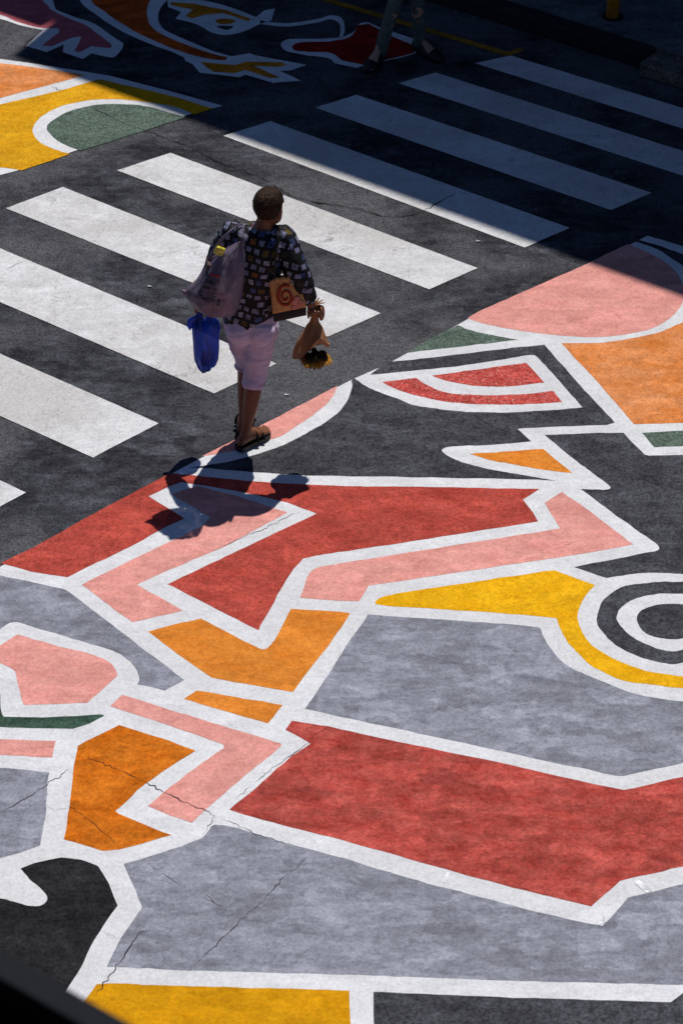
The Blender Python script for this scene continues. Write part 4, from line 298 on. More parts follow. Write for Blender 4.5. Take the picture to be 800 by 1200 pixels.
def tube(bm, pts, rad, n=14, sub=5, flat=None, ref=(0, 0, 1), roundcap=True):
    """Tapered round tube; flat=(a, b) scales the section's two axes."""
    if not isinstance(rad, (list, tuple)): rad = [rad] * len(pts)
    P, rr = smooth_path(pts, rad, sub) if sub > 1 else ([Vector(p) for p in pts], list(rad))
    if roundcap:
        d0 = (P[0] - P[1]).normalized(); d1 = (P[-1] - P[-2]).normalized()
        P = [P[0] + d0 * rr[0] * .75, P[0] + d0 * rr[0] * .45] + P + [P[-1] + d1 * rr[-1] * .45, P[-1] + d1 * rr[-1] * .75]
        rr = [rr[0] * .35, rr[0] * .78] + rr + [rr[-1] * .78, rr[-1] * .35]
    fa, fb = flat or (1, 1)
    rings = []
    up = Vector(ref)
    for i, p in enumerate(P):
        t = (P[min(i + 1, len(P) - 1)] - P[max(i - 1, 0)]).normalized()
        x = up.cross(t)
        if x.length < .05: x = Vector((1, 0, 0)).cross(t)
        x.normalize(); y = t.cross(x)
        rings.append([p + x * (math.cos(2 * math.pi * k / n) * rr[i] * fa) + y * (math.sin(2 * math.pi * k / n) * rr[i] * fb) for k in range(n)])
    rings_mesh(bm, rings)

def hrings(bm, rows, az, n=36, cap=True, pw=2.2):
    """Horizontal rings: rows of (cx, cy, cz, rx, ry); az = compass heading the body faces (0 = +Y, clockwise)."""
    F = Vector((math.sin(az), math.cos(az), 0)); Rt = Vector((math.cos(az), -math.sin(az), 0))
    out = []
    for cx, cy, cz, rx, ry in rows:
        r = []
        for k in range(n):
            t = 2 * math.pi * k / n; c, s = math.cos(t), math.sin(t)
            q = (abs(c) ** pw + abs(s) ** pw) ** (-1 / pw)
            r.append(Vector((cx, cy, cz)) + Rt * (c * q * rx) + F * (s * q * ry))
        out.append(r)
    return rings_mesh(bm, out, cap)

def interp_rows(rows, sub=4):
    P, _ = smooth_path([r[:3] for r in rows], [0] * len(rows), sub)
    Q, _ = smooth_path([(r[3], r[4], 0) for r in rows], [0] * len(rows), sub)
    return [(p.x, p.y, p.z, max(q.x, .002), max(q.y, .002)) for p, q in zip(P, Q)]

def blob(bm, c, r, n=14, mtx=None):
    a = bmesh.ops.create_uvsphere(bm, u_segments=n, v_segments=max(6, n // 2 + 2), radius=1)
    bmesh.ops.scale(bm, vec=r, verts=a['verts'])
    if mtx: bmesh.ops.transform(bm, matrix=mtx, verts=a['verts'])
    bmesh.ops.translate(bm, vec=c, verts=a['verts'])

def fuse(bm, voxel, smooth_it=3, fac=.5):
    """Melt overlapping pieces into one continuous skin."""
    me = bpy.data.meshes.new('tmp'); bm.normal_update(); bm.to_mesh(me); bm.free()
    o = bpy.data.objects.new('tmp', me); COL.objects.link(o)
    r = o.modifiers.new('r', 'REMESH'); r.mode = 'VOXEL'; r.voxel_size = voxel
    if smooth_it:
        s = o.modifiers.new('s', 'SMOOTH'); s.iterations = smooth_it; s.factor = fac
    dg = bpy.context.evaluated_depsgraph_get(); dg.update()
    out = bpy.data.meshes.new_from_object(o.evaluated_get(dg))
    bpy.data.objects.remove(o); bpy.data.meshes.remove(me)
    return out

def shift(me, off):
    me.transform(Matrix.Translation(-Vector(off))); return me

def wrinkle(me, amp, freq, stretch=(1, 1, 1), seed=0.):
    me.update()
    nrm = [v.normal.copy() for v in me.vertices]
    for v, vn in zip(me.vertices, nrm):
        p = Vector((v.co.x * stretch[0], v.co.y * stretch[1], v.co.z * stretch[2])) * freq + Vector((seed, seed, seed))
        v.co += vn * (amp * (noise.noise(p) + .5 * noise.noise(p * 2.3)))
    me.update()

def box_uv(me, az):
    Rt = Vector((math.cos(az), -math.sin(az), 0)); F = Vector((math.sin(az), math.cos(az), 0))
    uv = me.uv_layers.new(name='UVMap')
    for p in me.polygons:
        back = abs(p.normal.dot(F)) >= abs(p.normal.dot(Rt)) * .8
        for li in p.loop_indices:
            c = me.vertices[me.loops[li].vertex_index].co
            uv.data[li].uv = ((c.dot(Rt) if back else c.dot(F) + .31), c.z)

# ------------------------------------------------------------------ ground
U = Vector((math.sin(.6318), math.cos(.6318), 0))      # across the street
V = Vector((math.cos(.6318), -math.sin(.6318), 0))     # along the street
UV = Matrix(((U.x, V.x, 0, 0), (U.y, V.y, 0, 0), (0, 0, 1, 0), (0, 0, 0, 1)))   # (u, v, z) -> world

bm = bmesh.new()
bmesh.ops.create_grid(bm, x_segments=1, y_segments=1, size=150)
bmesh.ops.translate(bm, vec=(0, 12, 0), verts=bm.verts)
road = tag(obj('road', bm, M['asphalt']), 'dark asphalt street under the crossing and the mural', None, None, 'structure')

for pts, w in CRACKS:
    bm = bmesh.new()
    P = []
    for (x0, y0), (x1, y1) in zip(pts, pts[1:]):
        k = max(1, int(math.hypot(x1 - x0, y1 - y0) / .018))
        for s in range(k): P.append(Vector((x0 + (x1 - x0) * s / k, y0 + (y1 - y0) * s / k, 0)))
    P.append(Vector((*pts[-1], 0)))
    rows = []
    for i, p in enumerate(P):
        t = (P[min(i + 1, len(P) - 1)] - P[max(0, i - 1)]).normalized(); nn = Vector((-t.y, t.x, 0))
        j = nn * random.gauss(0, .0042)
        ww = w * max(.22, .8 + 1.2 * noise.noise(p * 11)) * min(1, (i + .4) / 4, (len(P) - i - .6) / 4) * .26
        rows.append((p + j + nn * ww, p + j - nn * ww))
    vs = [(bm.verts.new((a.x, a.y, .0058)), bm.verts.new((b.x, b.y, .0058))) for a, b in rows]
    for a, b in zip(vs, vs[1:]): bm.faces.new((a[1], b[1], b[0], a[0]))
    for f in bm.faces:
        f.normal_update()
        if f.normal.z < 0: f.normal_flip()
    obj('crack', bm, M['crack'], road)

SL = ['farthest white crossing stripe, beside the kerb and the yellow line',
      'white crossing stripe second from the kerb, wholly in shade',
      'white crossing stripe third from the kerb, wholly in shade',
      'white crossing stripe split lengthwise by the edge of the shade',
      'sunlit white crossing stripe passing behind the head of the person with bags',
      'sunlit white crossing stripe running behind the patterned blouse and big bag',
      'sunlit white crossing stripe running behind the blue bag',
      'sunlit white crossing stripe with its end just above the red mural corner',
      'nearest white crossing stripe, only its tip in the picture']
for pts, lab in zip(STRIPES, SL):
    tag(obj('crosswalk_stripe', sheet(pts, .004, .0016), M['white_stripe']), lab, 'crossing stripe', 'white stripes of the pedestrian crossing')

def mural(label, bases, panels, org):
    t = thing('street_mural', label, 'mural', (*org, 0))
    for b in bases: obj('white_outline', sheet(b, .004, .0016, off=org), M['white'], t)
    for i, (n, lab, m, pts) in enumerate(panels):
        o = obj(n, sheet(pts, .0048, .0036, off=org), M[m], t)
        if lab: o['label'] = lab
    return t
mural('large geometric street mural of red, pink, orange, yellow and grey shapes edged in white', [BASE], PANELS, (.2, 11.0))
mural('smaller street mural across the crossing with green half-round and shaded creatures', FAR_BASES, FAR_PANELS, (-1.6, 16.8))

M['touch_up'] = street_paint('fresh white paint', (.86, .87, .89), (.82, .83, .85), (.88, .89, .90), speck=.06, pits=.05, seed=131)
mural_o = bpy.data.objects['street_mural']
for pts in TOUCH: obj('white_touch_up', sheet(pts, .0062, .001, off=(.2, 11.0)), M['touch_up'], mural_o)
M['scrap'] = plain('scrap paper', (.7, .7, .68), .8)
for (x, y), lab in zip(SCRAP, ('tiny white paper scrap on the asphalt below the held flowers', 'tiny white fleck on the asphalt beyond the end of a sunlit stripe', 'tiny pale fleck on the asphalt left of the grey bag')):
    bm = bmesh.new()
    vs = [bm.verts.new((math.cos(a) * r_, math.sin(a) * r_ * .5, .003 + z_)) for a, r_, z_ in ((0, .016, .004), (1.2, .013, 0), (2.4, .017, .006), (3.6, .014, .001), (5, .012, .003))]
    bm.faces.new(vs); q = bmesh.ops.extrude_face_region(bm, geom=bm.faces[:]); bmesh.ops.translate(bm, vec=(0, 0, -.003), verts=[e for e in q['geom'] if isinstance(e, bmesh.types.BMVert)])
    bmesh.ops.recalc_face_normals(bm, faces=bm.faces)
    o = tag(obj('paper_scrap', bm, M['scrap']), lab, 'litter'); o.location = (x, y, .004)

bm = bmesh.new()
a, b = Vector((*YELLOW_LINE[0], 0)), Vector((*YELLOW_LINE[1], 0))
d = (b - a).normalized(); a = a - d * 9; nn = Vector((-d.y, d.x, 0)) * .03
def quad(bm, ps, z):
    vs = [bm.verts.new((p.x, p.y, z)) for p in ps]; f = bm.faces.new(vs); f.normal_update()
    if f.normal.z < 0: f.normal_flip()
quad(bm, (a + nn, b + nn, b - nn, a - nn), .005)
quad(bm, (b - U * .03 , b + U * .11 + V * .05, b + U * .13 + V * .0, b + U * .0 - V * .04), .0055)
tag(obj('road_line', bm, M['yellow_line']), 'thin yellow line along the shaded kerb, ending at the crossing', 'road line')

# far kerb and pavement, in (u, v, z)
M['pavement'] = street_paint('pavement', (.13, .135, .15), (.09, .095, .105), (.18, .185, .20), blotch=.8, roller=.2, speck=.35, pits=.4, seed=120, rough=.85)
M['kerb_shade'] = plain('kerb face shade', (.012, .012, .013), .8, .3, 20, .3)  # near-black front colour paints in the deep shade of a kerb opening
M['kerbstone'] = street_paint('kerb stone', (.15, .13, .115), (.09, .08, .07), (.22, .19, .17), blotch=.9, roller=.2, speck=.5, pits=.6, seed=123, rough=.9, bump=.8)
KU = 14.90
bm = bmesh.new(); box(bm, (KU + .13, -60, 0), (60, 40, .13), UV)
tag(obj('pavement', bm, M['pavement']), None, None, None, 'structure')
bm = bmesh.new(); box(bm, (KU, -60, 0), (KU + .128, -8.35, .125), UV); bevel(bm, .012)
kb = obj('kerb', bm, [M['kerb_shade'], M['pavement']])
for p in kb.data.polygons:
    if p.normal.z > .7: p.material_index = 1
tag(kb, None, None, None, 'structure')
bm = bmesh.new()
for i in range(30):
    v0 = -8.345 + i * .62
    box(bm, (KU - .10, v0, 0), (KU + .126, v0 + .60, .105), UV)
bevel(bm, .014)
tag(obj('kerb', bm, M['kerbstone']), None, None, None, 'structure')

# ------------------------------------------------------------------ buildings across the street
M['render_wall'] = plain('rendered wall', (.055, .065, .085), .85, .12, 6, .2)
M['brick_wall'] = plain('painted wall', (.07, .085, .10), .85, .12, 6, .2)
M['plinth'] = plain('plinth black', (.012, .012, .013), .6)
M['frame'] = plain('window frame', (.35, .35, .35), .5)
M['glass'] = plain('window glass', (.02, .025, .03), .06, .1, 3, 0, .6)
M['wood'] = plain('door paint', (.03, .07, .06), .5)
M['trim'] = plain('parapet trim', (.5, .48, .44), .8)
FU = 15.78
def building(label, v0, v1, h, wallmat, storeys):
    c = UV @ Vector((FU, (v0 + v1) / 2, .13))
    t = thing('shop_building', label, 'building', c)
    K = Matrix.Translation(-c) @ UV
    bm = bmesh.new(); box(bm, (FU, v0, .131), (FU + 9, v1, h - .16), K); obj('wall', bm, wallmat, t)
    bm = bmesh.new(); box(bm, (FU, v0, h - .158), (FU + .3, v1, h), K); obj('parapet', bm, M['trim'], t)
    bm = bmesh.new(); box(bm, (FU - .03, v0 + .01, .131), (FU - .002, v1 - .01, .75), K); obj('plinth', bm, M['plinth'], t)
    n = int((v1 - v0) // 2.6); n = min(n, 7)
    for s in range(storeys):
        for i in range(n):
            vc = v0 + (i + .5) * (v1 - v0) / n
            zb = .95 + s * 2.9; w, hh = (1.0, 1.6) if s == 0 else (.6, 1.4)
            bm = bmesh.new()
            for q in ((vc - w, vc - w + .07, zb, zb + hh), (vc + w - .07, vc + w, zb, zb + hh), (vc - w + .072, vc + w - .072, zb, zb + .07), (vc - w + .072, vc + w - .072, zb + hh - .07, zb + hh), (vc - .03, vc + .03, zb + .072, zb + hh - .072)):
                box(bm, (FU - .05, q[0], q[2]), (FU - .003, q[1], q[3]), K)
            f = obj('window', bm, M['frame'], t)
            bm = bmesh.new()
            box(bm, (FU - .025, vc - w + .072, zb + .072), (FU - .006, vc - .032, zb + hh - .072), K)
            box(bm, (FU - .025, vc + .032, zb + .072), (FU - .006, vc + w - .072, zb + hh - .072), K)
            obj('pane', bm, M['glass'], f)
    return t
building('tall shop building across the street whose shade falls over the crossing', -12.60, 6.5, 7.61, M['render_wall'], 2)
building('lower building beyond the tall shop, past its roof step', -31, -12.63, 6.60, M['brick_wall'], 1)

# yellow post on the pavement
M['yellow_post'] = plain('post yellow', (.65, .26, .015), .5, .15, 12)
pc = Vector(POST)
t = thing('street_post', 'round yellow post standing on the shaded far pavement', 'post', pc)
bm = bmesh.new(); tube(bm, [(0, 0, .012), (0, 0, 1.05)], .045, 20, 1, roundcap=False); obj('shaft', bm, M['yellow_post'], t, True)
bm = bmesh.new(); blob(bm, (0, 0, 1.05), (.047, .047, .03), 16); obj('cap', bm, M['yellow_post'], t, True)
bm = bmesh.new(); tube(bm, [(0, 0, .001), (0, 0, .011)], .075, 20, 1, roundcap=False); obj('base_plate', bm, M['plinth'], t)

# the veranda roof of the building the street is seen from; its unseen wall is added to block sky
M['gutter'] = plain('gutter grey', (.013, .014, .018), .8, .12, 25, .1, .12)
M['gutter_shade'] = plain('gutter inside shade', (.004, .004, .004), .9)  # trough's shadow put into its colour as near-black
M['sky_block_wall'] = plain('sky block wall', (.012, .018, .028), .85, .15, 4)
g0 = Vector(GUT[0])
t = thing('veranda_building', 'dark grey metal roof gutter edge cutting across the picture corner', 'building', (g0.x, g0.y, 0))
def gut(name, p0, p1, z0, z1, mat, bev=.004, half=6):
    """bar along the street; p = distance back from the gutter's lip, z = height relative to the lip's top."""
    K = Matrix.Translation((0, 0, g0.z)) @ Matrix(((-U.x, V.x, 0, 0), (-U.y, V.y, 0, 0), (0, 0, 1, 0), (0, 0, 0, 1)))
    bm = bmesh.new(); box(bm, (p0, -half, z0), (p1, half, z1), K)
    if bev: bevel(bm, bev)
    bmesh.ops.recalc_face_normals(bm, faces=bm.faces)
    return obj(name, bm, mat, t)
gut('outer_lip', 0, .046, -.05, 0, M['gutter'])
gut('trough', .008, .20, -.17, -.115, M['gutter_shade'])
gut('trough_wall', .012, .018, -.115, -.051, M['gutter_shade'])
gut('inner_lip', .128, .22, -.112, -.012, M['gutter'])
gut('roof', .223, 2.60, -.10, -.02, M['gutter'], 0)
gut('wall', 2.62, 2.95, -g0.z, 7.5, M['sky_block_wall'], 0, 16)  # out-of-view wall, added to block sky light and kept dark against bounce

# ------------------------------------------------------------------ people
def skin_mat(name, col):
    m, nt, b = new_mat(name)
    tc = N(nt, 'ShaderNodeTexCoord')
    n1 = noise_tex(nt, tc.outputs['Object'], 22, 4, .6)
    L(nt, mixc(nt, n1, tuple(x * .82 for x in col), tuple(min(1, x * 1.15) for x in col)), b.inputs['Base Color'])
    b.inputs['Roughness'].default_value = .48
    b.inputs['Subsurface Weight'].default_value = .08; b.inputs['Subsurface Radius'].default_value = (.01, .004, .002)
    return m
M['skin'] = skin_mat('skin', (.215, .080, .037))
M['skin2'] = skin_mat('skin pale', (.45, .25, .17))
M['hair'] = plain('hair', (.038, .020, .011), .75, .4, 60, 0, .2)
M['eye'] = plain('eye', (.5, .48, .45), .2)
M['lilac'] = plain('trousers lilac', (.62, .52, .70), .8, .06, 40, .1)
M['denim'] = plain('jeans pale', (.085, .105, .10), .85, .2, 30, .15)
M['shirt'] = plain('shirt dark', (.03, .032, .04), .85, .2, 30, .1)
M['shoe'] = plain('shoe black', (.012, .011, .011), .55, .2, 40)
M['sole'] = plain('sandal black', (.010, .009, .008), .6, .2, 40)
M['stitch'] = plain('seam', (.50, .38, .52), .8)

def blouse_mat():
    m, nt, b = new_mat('blouse print')
    uv = N(nt, 'ShaderNodeUVMap')
    w = N(nt, 'ShaderNodeTexNoise'); w.inputs['Scale'].default_value = 9; w.inputs['Detail'].default_value = 1
    L(nt, uv.outputs[0], w.inputs['Vector'])
    wv = N(nt, 'ShaderNodeVectorMath', operation='MULTIPLY_ADD'); L(nt, w.outputs['Color'], wv.inputs[0]); wv.inputs[1].default_value = (.030, .030, 0); L(nt, uv.outputs[0], wv.inputs[2])
    br = N(nt, 'ShaderNodeTexBrick', offset=.35, squash=1.0)
    for k, v in (('Color1', (0, 0, 0, 1)), ('Color2', (1, 1, 1, 1)), ('Mortar', (.5, .5, .5, 1)), ('Scale', 1.0), ('Mortar Size', .0094), ('Mortar Smooth', .15), ('Bias', 0.), ('Brick Width', .046), ('Row Height', .045)):
        br.inputs[k].default_value = v
    L(nt, mapped(nt, wv.outputs[0], rot=(0, 0, R(9))), br.inputs['Vector'])
    sq = ramp(nt, br.outputs['Color'], [(0., (.22, .225, .34)), (.22, (.35, .35, .46)), (.40, (.06, .09, .23)), (.50, (.012, .012, .012)), (.66, (.30, .30, .43)), (.80, (.13, .085, .012)), (.89, (.035, .04, .02)), (.96, (.30, .11, .02))], 'CONSTANT')
    inner = noise_tex(nt, uv.outputs[0], 85, 2, .5)
    sq = mixc(nt, 1., sq, ramp(nt, inner, [(.40, .35), (.52, 1.)]), 'MULTIPLY')
    c = mixc(nt, br.outputs['Fac'], sq, (.008, .008, .010))
    L(nt, c, b.inputs['Base Color']); b.inputs['Roughness'].default_value = .75; b.inputs['Specular IOR Level'].default_value = .25
    return m
M['blouse'] = blouse_mat()

HEAD = [(-.118, .020, .022, .050), (-.105, .040, .045, .044), (-.08, .054, .064, .030), (-.045, .064, .082, .014), (0, .071, .092, 0), (.04, .074, .096, -.004), (.075, .066, .086, -.008), (.1, .046, .060, -.010), (.115, .014, .018, -.010)]
def head_rows(c, az, s=1.0):
    F = Vector((math.sin(az), math.cos(az), 0))
    out = []
    for z, rx, ry, f in HEAD:
        p = Vector(c) + F * (f * s) + Vector((0, 0, z * s)); out.append((p.x, p.y, p.z, rx * s, ry * s))
    return interp_rows(out, 4)

def hand_grip(bm, axis, side, fwd, zs, palm_z, r=.03):
    """Palm on the `side` of a vertical handle, four unequal fingers curled round it and a thumb closing the other way."""
    A = Vector(axis); S = Vector(side).normalized(); F = Vector(fwd).normalized()
    blob(bm, A + S * (r + .008) + Vector((0, 0, palm_z)), (.017, .036, .046), 12, Matrix.Rotation(-math.atan2(S.x, S.y) + math.pi / 2, 4, 'Z'))
    for z, rr, end in zip(zs, (.0088, .0095, .0092, .008), (205, 220, 212, 190)):
        pts = []
        for k in range(6):
            t = R(25 + (end - 25) * k / 5); rad = r + .008 - .004 * k / 5
            pts.append(A + S * (math.cos(t) * rad) + F * (math.sin(t) * rad) + Vector((0, 0, z - .004 * k / 5)))
        tube(bm, pts, [rr * 1.08, rr, rr, rr * .95, rr * .9, rr * .78], 10, 2)
    pts = []
    for k in range(4):
        t = R(-25 - 105 * k / 3); pts.append(A + S * (math.cos(t) * (r + .010)) + F * (math.sin(t) * (r + .010)) + Vector((0, 0, palm_z + .016 + .006 * k)))
    tube(bm, pts, [.013, .0115, .0105, .009], 10, 2)

def hand_open(bm, wrist, d, side, fwd):
    """Relaxed, slightly curled hand hanging along d."""
    W = Vector(wrist); D = Vector(d).normalized(); F = Vector(fwd).normalized(); S = Vector(side).normalized()
    for o in (-.022, -.008, .008, .022):
        tube(bm, [W + F * o * .7, W + D * .085 + F * o * 1.25], [.016, .014], 10, 2)
    for o, ln in ((-.031, .058), (-.011, .074), (.010, .080), (.029, .070)):
        b0 = W + D * .085 + F * o
        tube(bm, [b0, b0 + D * ln * .45 - S * .004, b0 + D * ln * .78 - S * .016, b0 + D * ln - S * .030], [.0100, .0094, .0088, .0075], 10, 2)
    b0 = W + D * .025 + F * .030
    tube(bm, [b0, b0 + D * .030 + F * .024 - S * .008, b0 + D * .058 + F * .030 - S * .018, b0 + D * .078 + F * .026 - S * .024], [.0130, .0120, .0105, .0085], 10, 2)

def foot(bm, heel, az, ln=.235, lift=.0):
    F = Vector((math.sin(az), math.cos(az), 0)); S = Vector((math.cos(az), -math.sin(az), 0)); h = Vector(heel)
    rows = []
    for s, w, ht in ((-.01, .012, .03), (.0, .024, .052), (.04, .031, .085), (.085, .033, .088), (.13, .039, .064), (.17, .044, .044), (.2, .043, .032), (.22, .034, .024), (.232, .012, .016)):
        s *= ln / .235
        c = h + F * s + Vector((0, 0, lift + ht * .5))
        rows.append([c + S * (math.cos(2 * math.pi * k / 16) * w) + Vector((0, 0, math.sin(2 * math.pi * k / 16) * ht * .5)) for k in range(16)])
    rings_mesh(bm, rows)
    for i, (o, e) in enumerate(((-.03, .238), (-.012, .243), (.005, .238), (.02, .230), (.034, .218))):
        blob(bm, h + F * (e * ln / .235 - .006) + S * o + Vector((0, 0, lift + .013)), (.0095, .0095, .010), 8)

def sandal(t, heel, az, ln=.25):
    F = Vector((math.sin(az), math.cos(az), 0)); S = Vector((math.cos(az), -math.sin(az), 0)); h = Vector((heel[0], heel[1], .0125)) - F * .018
    bm = bmesh.new()
    prof = [(0, .020), (.012, .031), (.05, .036), (.10, .036), (.15, .043), (.19, .048), (.22, .045), (.245, .033), (.258, .016)]
    side = [h + F * s * ln / .25 + S * w for s, w in prof] + [h + F * s * ln / .25 - S * w for s, w in reversed(prof)]
    rings_mesh(bm, [[p + Vector((0, 0, z)) for p in side] for z in (0, .012, .024)])
    bmesh.ops.recalc_face_normals(bm, faces=bm.faces)
    s_ = obj('sandal', bm, M['sole'], t)
    me_off = Vector(t.location)
    s_.data.transform(Matrix.Translation(-me_off))
    for s, w, ht in ((.158, .046, .044), (.118, .042, .064)):
        bm = bmesh.new()
        pts = [h + F * s + S * (math.cos(R(a)) * w) + Vector((0, 0, .018 + math.sin(R(a)) * ht)) - me_off for a in range(0, 181, 20)]
        tube(bm, pts, .0045, 8, 2, flat=(3.4, 1.0), ref=tuple(F), roundcap=False)
        # wide along the foot, thin through
        obj('strap', bm, M['sole'], s_, True)
    return s_

def hair_cap(t, c, az, mat, s=1.0, n=2600):
    """Short cropped hair: a shell over crown, back and sides, with short strands."""
    F = Vector((math.sin(az), math.cos(az), 0)); S = Vector((math.cos(az), -math.sin(az), 0)); off = Vector(t.location)
    rows = []
    zs = [-.034, -.026, -.012, 0, .025, .05, .075, .095, .112, .124, .130]
    prof = interp_rows([(0, f * s, z * s, rx * s, ry * s) for z, rx, ry, f in HEAD], 6)
    def at(z):
        best = min(prof, key=lambda p: abs(p[2] - min(z, .114) * s)); return best
    base = []
    for z in zs:
        p = at(min(z, .088)); grow = .005 + .008 * max(0, min(1, (z + .03) / .1))
        shrink = 1.0 if z < .09 else math.sqrt(max(.02, 1 - ((z - .088) / .0425) ** 2))
        ring = []
        for k in range(40):
            th = 2 * math.pi * k / 40; cx, fy = math.cos(th), math.sin(th)
            lim = -.30 if z < .012 else (.05 if z < .045 else (.55 if z < .07 else 1.1))
            g = grow if fy < lim else -.006
            if z < -.015 and fy > -.45: g = -.006
            rx, ry = (p[3] + g) * shrink, (p[4] + g) * shrink
            q = Vector(c) + S * (cx * rx) + F * (p[1] + fy * ry) + Vector((0, 0, z * s)) - off
            q += (q - (Vector(c) - off)).normalized() * .004 * noise.noise(q * 55)
            ring.append(q)
        base.append(ring)
    bm = bmesh.new(); rings_mesh(bm, base)
    # strands
    bm.faces.ensure_lookup_table()
    fs = [f for f in bm.faces if len(f.verts) == 4]
    for f in fs: f.normal_update()
    wts = [f.calc_area() for f in fs]
    cc = Vector(c) - off
    for f in random.choices(fs, wts, k=n):
        a, b_, c_, d_ = [v.co for v in f.verts]
        u_, v_ = random.random(), random.random()
        p = a.lerp(b_, u_).lerp(d_.lerp(c_, u_), v_)
        nrm = (p - cc).normalized()
        if nrm.dot(F) > .62 and nrm.z < .5: continue
        dirn = (nrm * .75 + Vector((random.gauss(0, .4), random.gauss(0, .4), random.gauss(-.25, .35))) ).normalized()
        sd = dirn.cross(Vector((random.random(), random.random(), random.random()))).normalized() * .0016
        tip = p + dirn * random.uniform(.003, .008)
        bm.faces.new([bm.verts.new(x) for x in (p - sd - nrm * .002, p + sd - nrm * .002, tip)])
    return obj('hair', bm, mat, t)

# ---- the walking person, seen from behind
AZ = R(24)
ORG = (-.53, 12.54, 0)
woman = thing('person', 'person in black patterned blouse and lilac cropped trousers walking away laden with bags', 'person', ORG)
headc = (-.373, 12.472, 1.522); HAZ = R(30)
RS, RE, RW = (-.298, 12.455, 1.350), (-.224, 12.39, 1.165), (-.160, 12.425, .972)
LS, LE, LW = (-.570, 12.52, 1.350), (-.672, 12.56, 1.12), (-.735, 12.55, .930)
GRIP = (-.142, 12.43, 0)
bm = bmesh.new()
hrings(bm, interp_rows([(-.485, 12.50, .80, .12, .09), (-.483, 12.50, .90, .13, .095), (-.465, 12.495, 1.05, .12, .09), (-.445, 12.49, 1.22, .145, .10), (-.432, 12.485, 1.33, .15, .085), (-.418, 12.48, 1.385, .09, .065), (-.41, 12.478, 1.41, .055, .055)]), AZ)
tube(bm, [(-.412, 12.478, 1.37), (-.392, 12.474, 1.45), (-.377, 12.474, 1.51)], [.058, .047, .047], 18)
hrings(bm, head_rows(headc, HAZ, .88), HAZ, pw=2.1)
HF = Vector((math.sin(HAZ), math.cos(HAZ), 0)); HS = Vector((math.cos(HAZ), -math.sin(HAZ), 0))
tube(bm, [Vector(headc) + HF * .078 + Vector((0, 0, .012)), Vector(headc) + HF * .094 + Vector((0, 0, -.022)), Vector(headc) + HF * .080 + Vector((0, 0, -.030))], [.007, .012, .010], 10, 3)
tube(bm, [Vector(headc) + HF * .073 + HS * -.02 + Vector((0, 0, -.058)), Vector(headc) + HF * .080 + Vector((0, 0, -.054)), Vector(headc) + HF * .073 + HS * .02 + Vector((0, 0, -.058))], [.004, .007, .004], 8, 3)
for sg in (-1, 1):
    blob(bm, Vector(headc) + HS * sg * .069 - HF * .006 + Vector((0, 0, -.018)), (.011, .018, .031), 10, Matrix.Rotation(-HAZ + sg * .35, 4, 'Z'))
tube(bm, [RS, RE, RW, Vector(RW) + Vector((.004, 0, -.02))], [.045, .039, .027, .025], 14)
tube(bm, [LS, LE, LW], [.045, .039, .026], 14)
hand_grip(bm, GRIP, (1, -.15, 0), (.15, 1, 0), (.940, .920, .900, .882), .915)
hand_grip(bm, (-.742, 12.55, 0), (-1, .1, 0), (.1, 1, 0), (.905, .885, .865, .847), .88, .022)
tube(bm, [(-.420, 12.50, .80), (-.462, 12.53, .47), (-.485, 12.49, .34), (-.520, 12.488, .13), (-.535, 12.482, .07)], [.078, .050, .047, .028, .028], 18)
tube(bm, [(-.540, 12.53, .80), (-.522, 12.635, .48), (-.526, 12.62, .34), (-.538, 12.60, .13), (-.541, 12.592, .07)], [.078, .047, .042, .026, .026], 18)
foot(bm, (-.556, 12.457, .034), R(44), .215); foot(bm, (-.551, 12.572, .034), R(8), .215)
body = shift(fuse(bm, .0065, 2), ORG)
body_o = link('body', body, M['skin'], woman, True)
hair_cap(woman, headc, HAZ, M['hair'], .89)
for sg in (-1, 1):
    bm = bmesh.new(); blob(bm, Vector(headc) + HF * .071 + HS * sg * .028 + Vector((0, 0, .003)) - Vector(ORG), (.011, .011, .011), 12)
    obj('eye', bm, M['eye'], woman, True)

# blouse
bm = bmesh.new()
hrings(bm, interp_rows([(-.488, 12.495, .835, .142, .118), (-.486, 12.495, .90, .146, .122), (-.472, 12.49, 1.02, .140, .118), (-.455, 12.485, 1.16, .152, .122), (-.440, 12.485, 1.27, .165, .118), (-.432, 12.483, 1.345, .158, .100), (-.422, 12.48, 1.392, .105, .078), (-.414, 12.478, 1.412, .066, .064)]), AZ, 44)
tube(bm, [(-.36, 12.47, 1.325), RS, RE, Vector(RE).lerp(Vector(RW), .80)], [.058, .068, .064, .050], 18)
tube(bm, [(-.50, 12.50, 1.325), LS, LE, Vector(LE).lerp(Vector(LW), .72)], [.055, .064, .054, .046], 18)
me = fuse(bm, .0075, 4)
# slanting hem: higher over the right hip
for v in me.vertices:
    if v.co.z < 1.0 and abs(v.co.x + .485) < .17:
        k = (1.0 - v.co.z) / .165
        v.co.z += k * (.045 * (v.co.x + .50) / .14 * 1.0) + k * (-.01 if v.co.x < -.45 else .012)
wrinkle(me, .009, 9, (1, 1, .4), 3.1); wrinkle(me, .0045, 22, (1, 1, .6), 8.2)
box_uv(me, AZ)
link('blouse', shift(me, ORG), M['blouse'], woman, True)

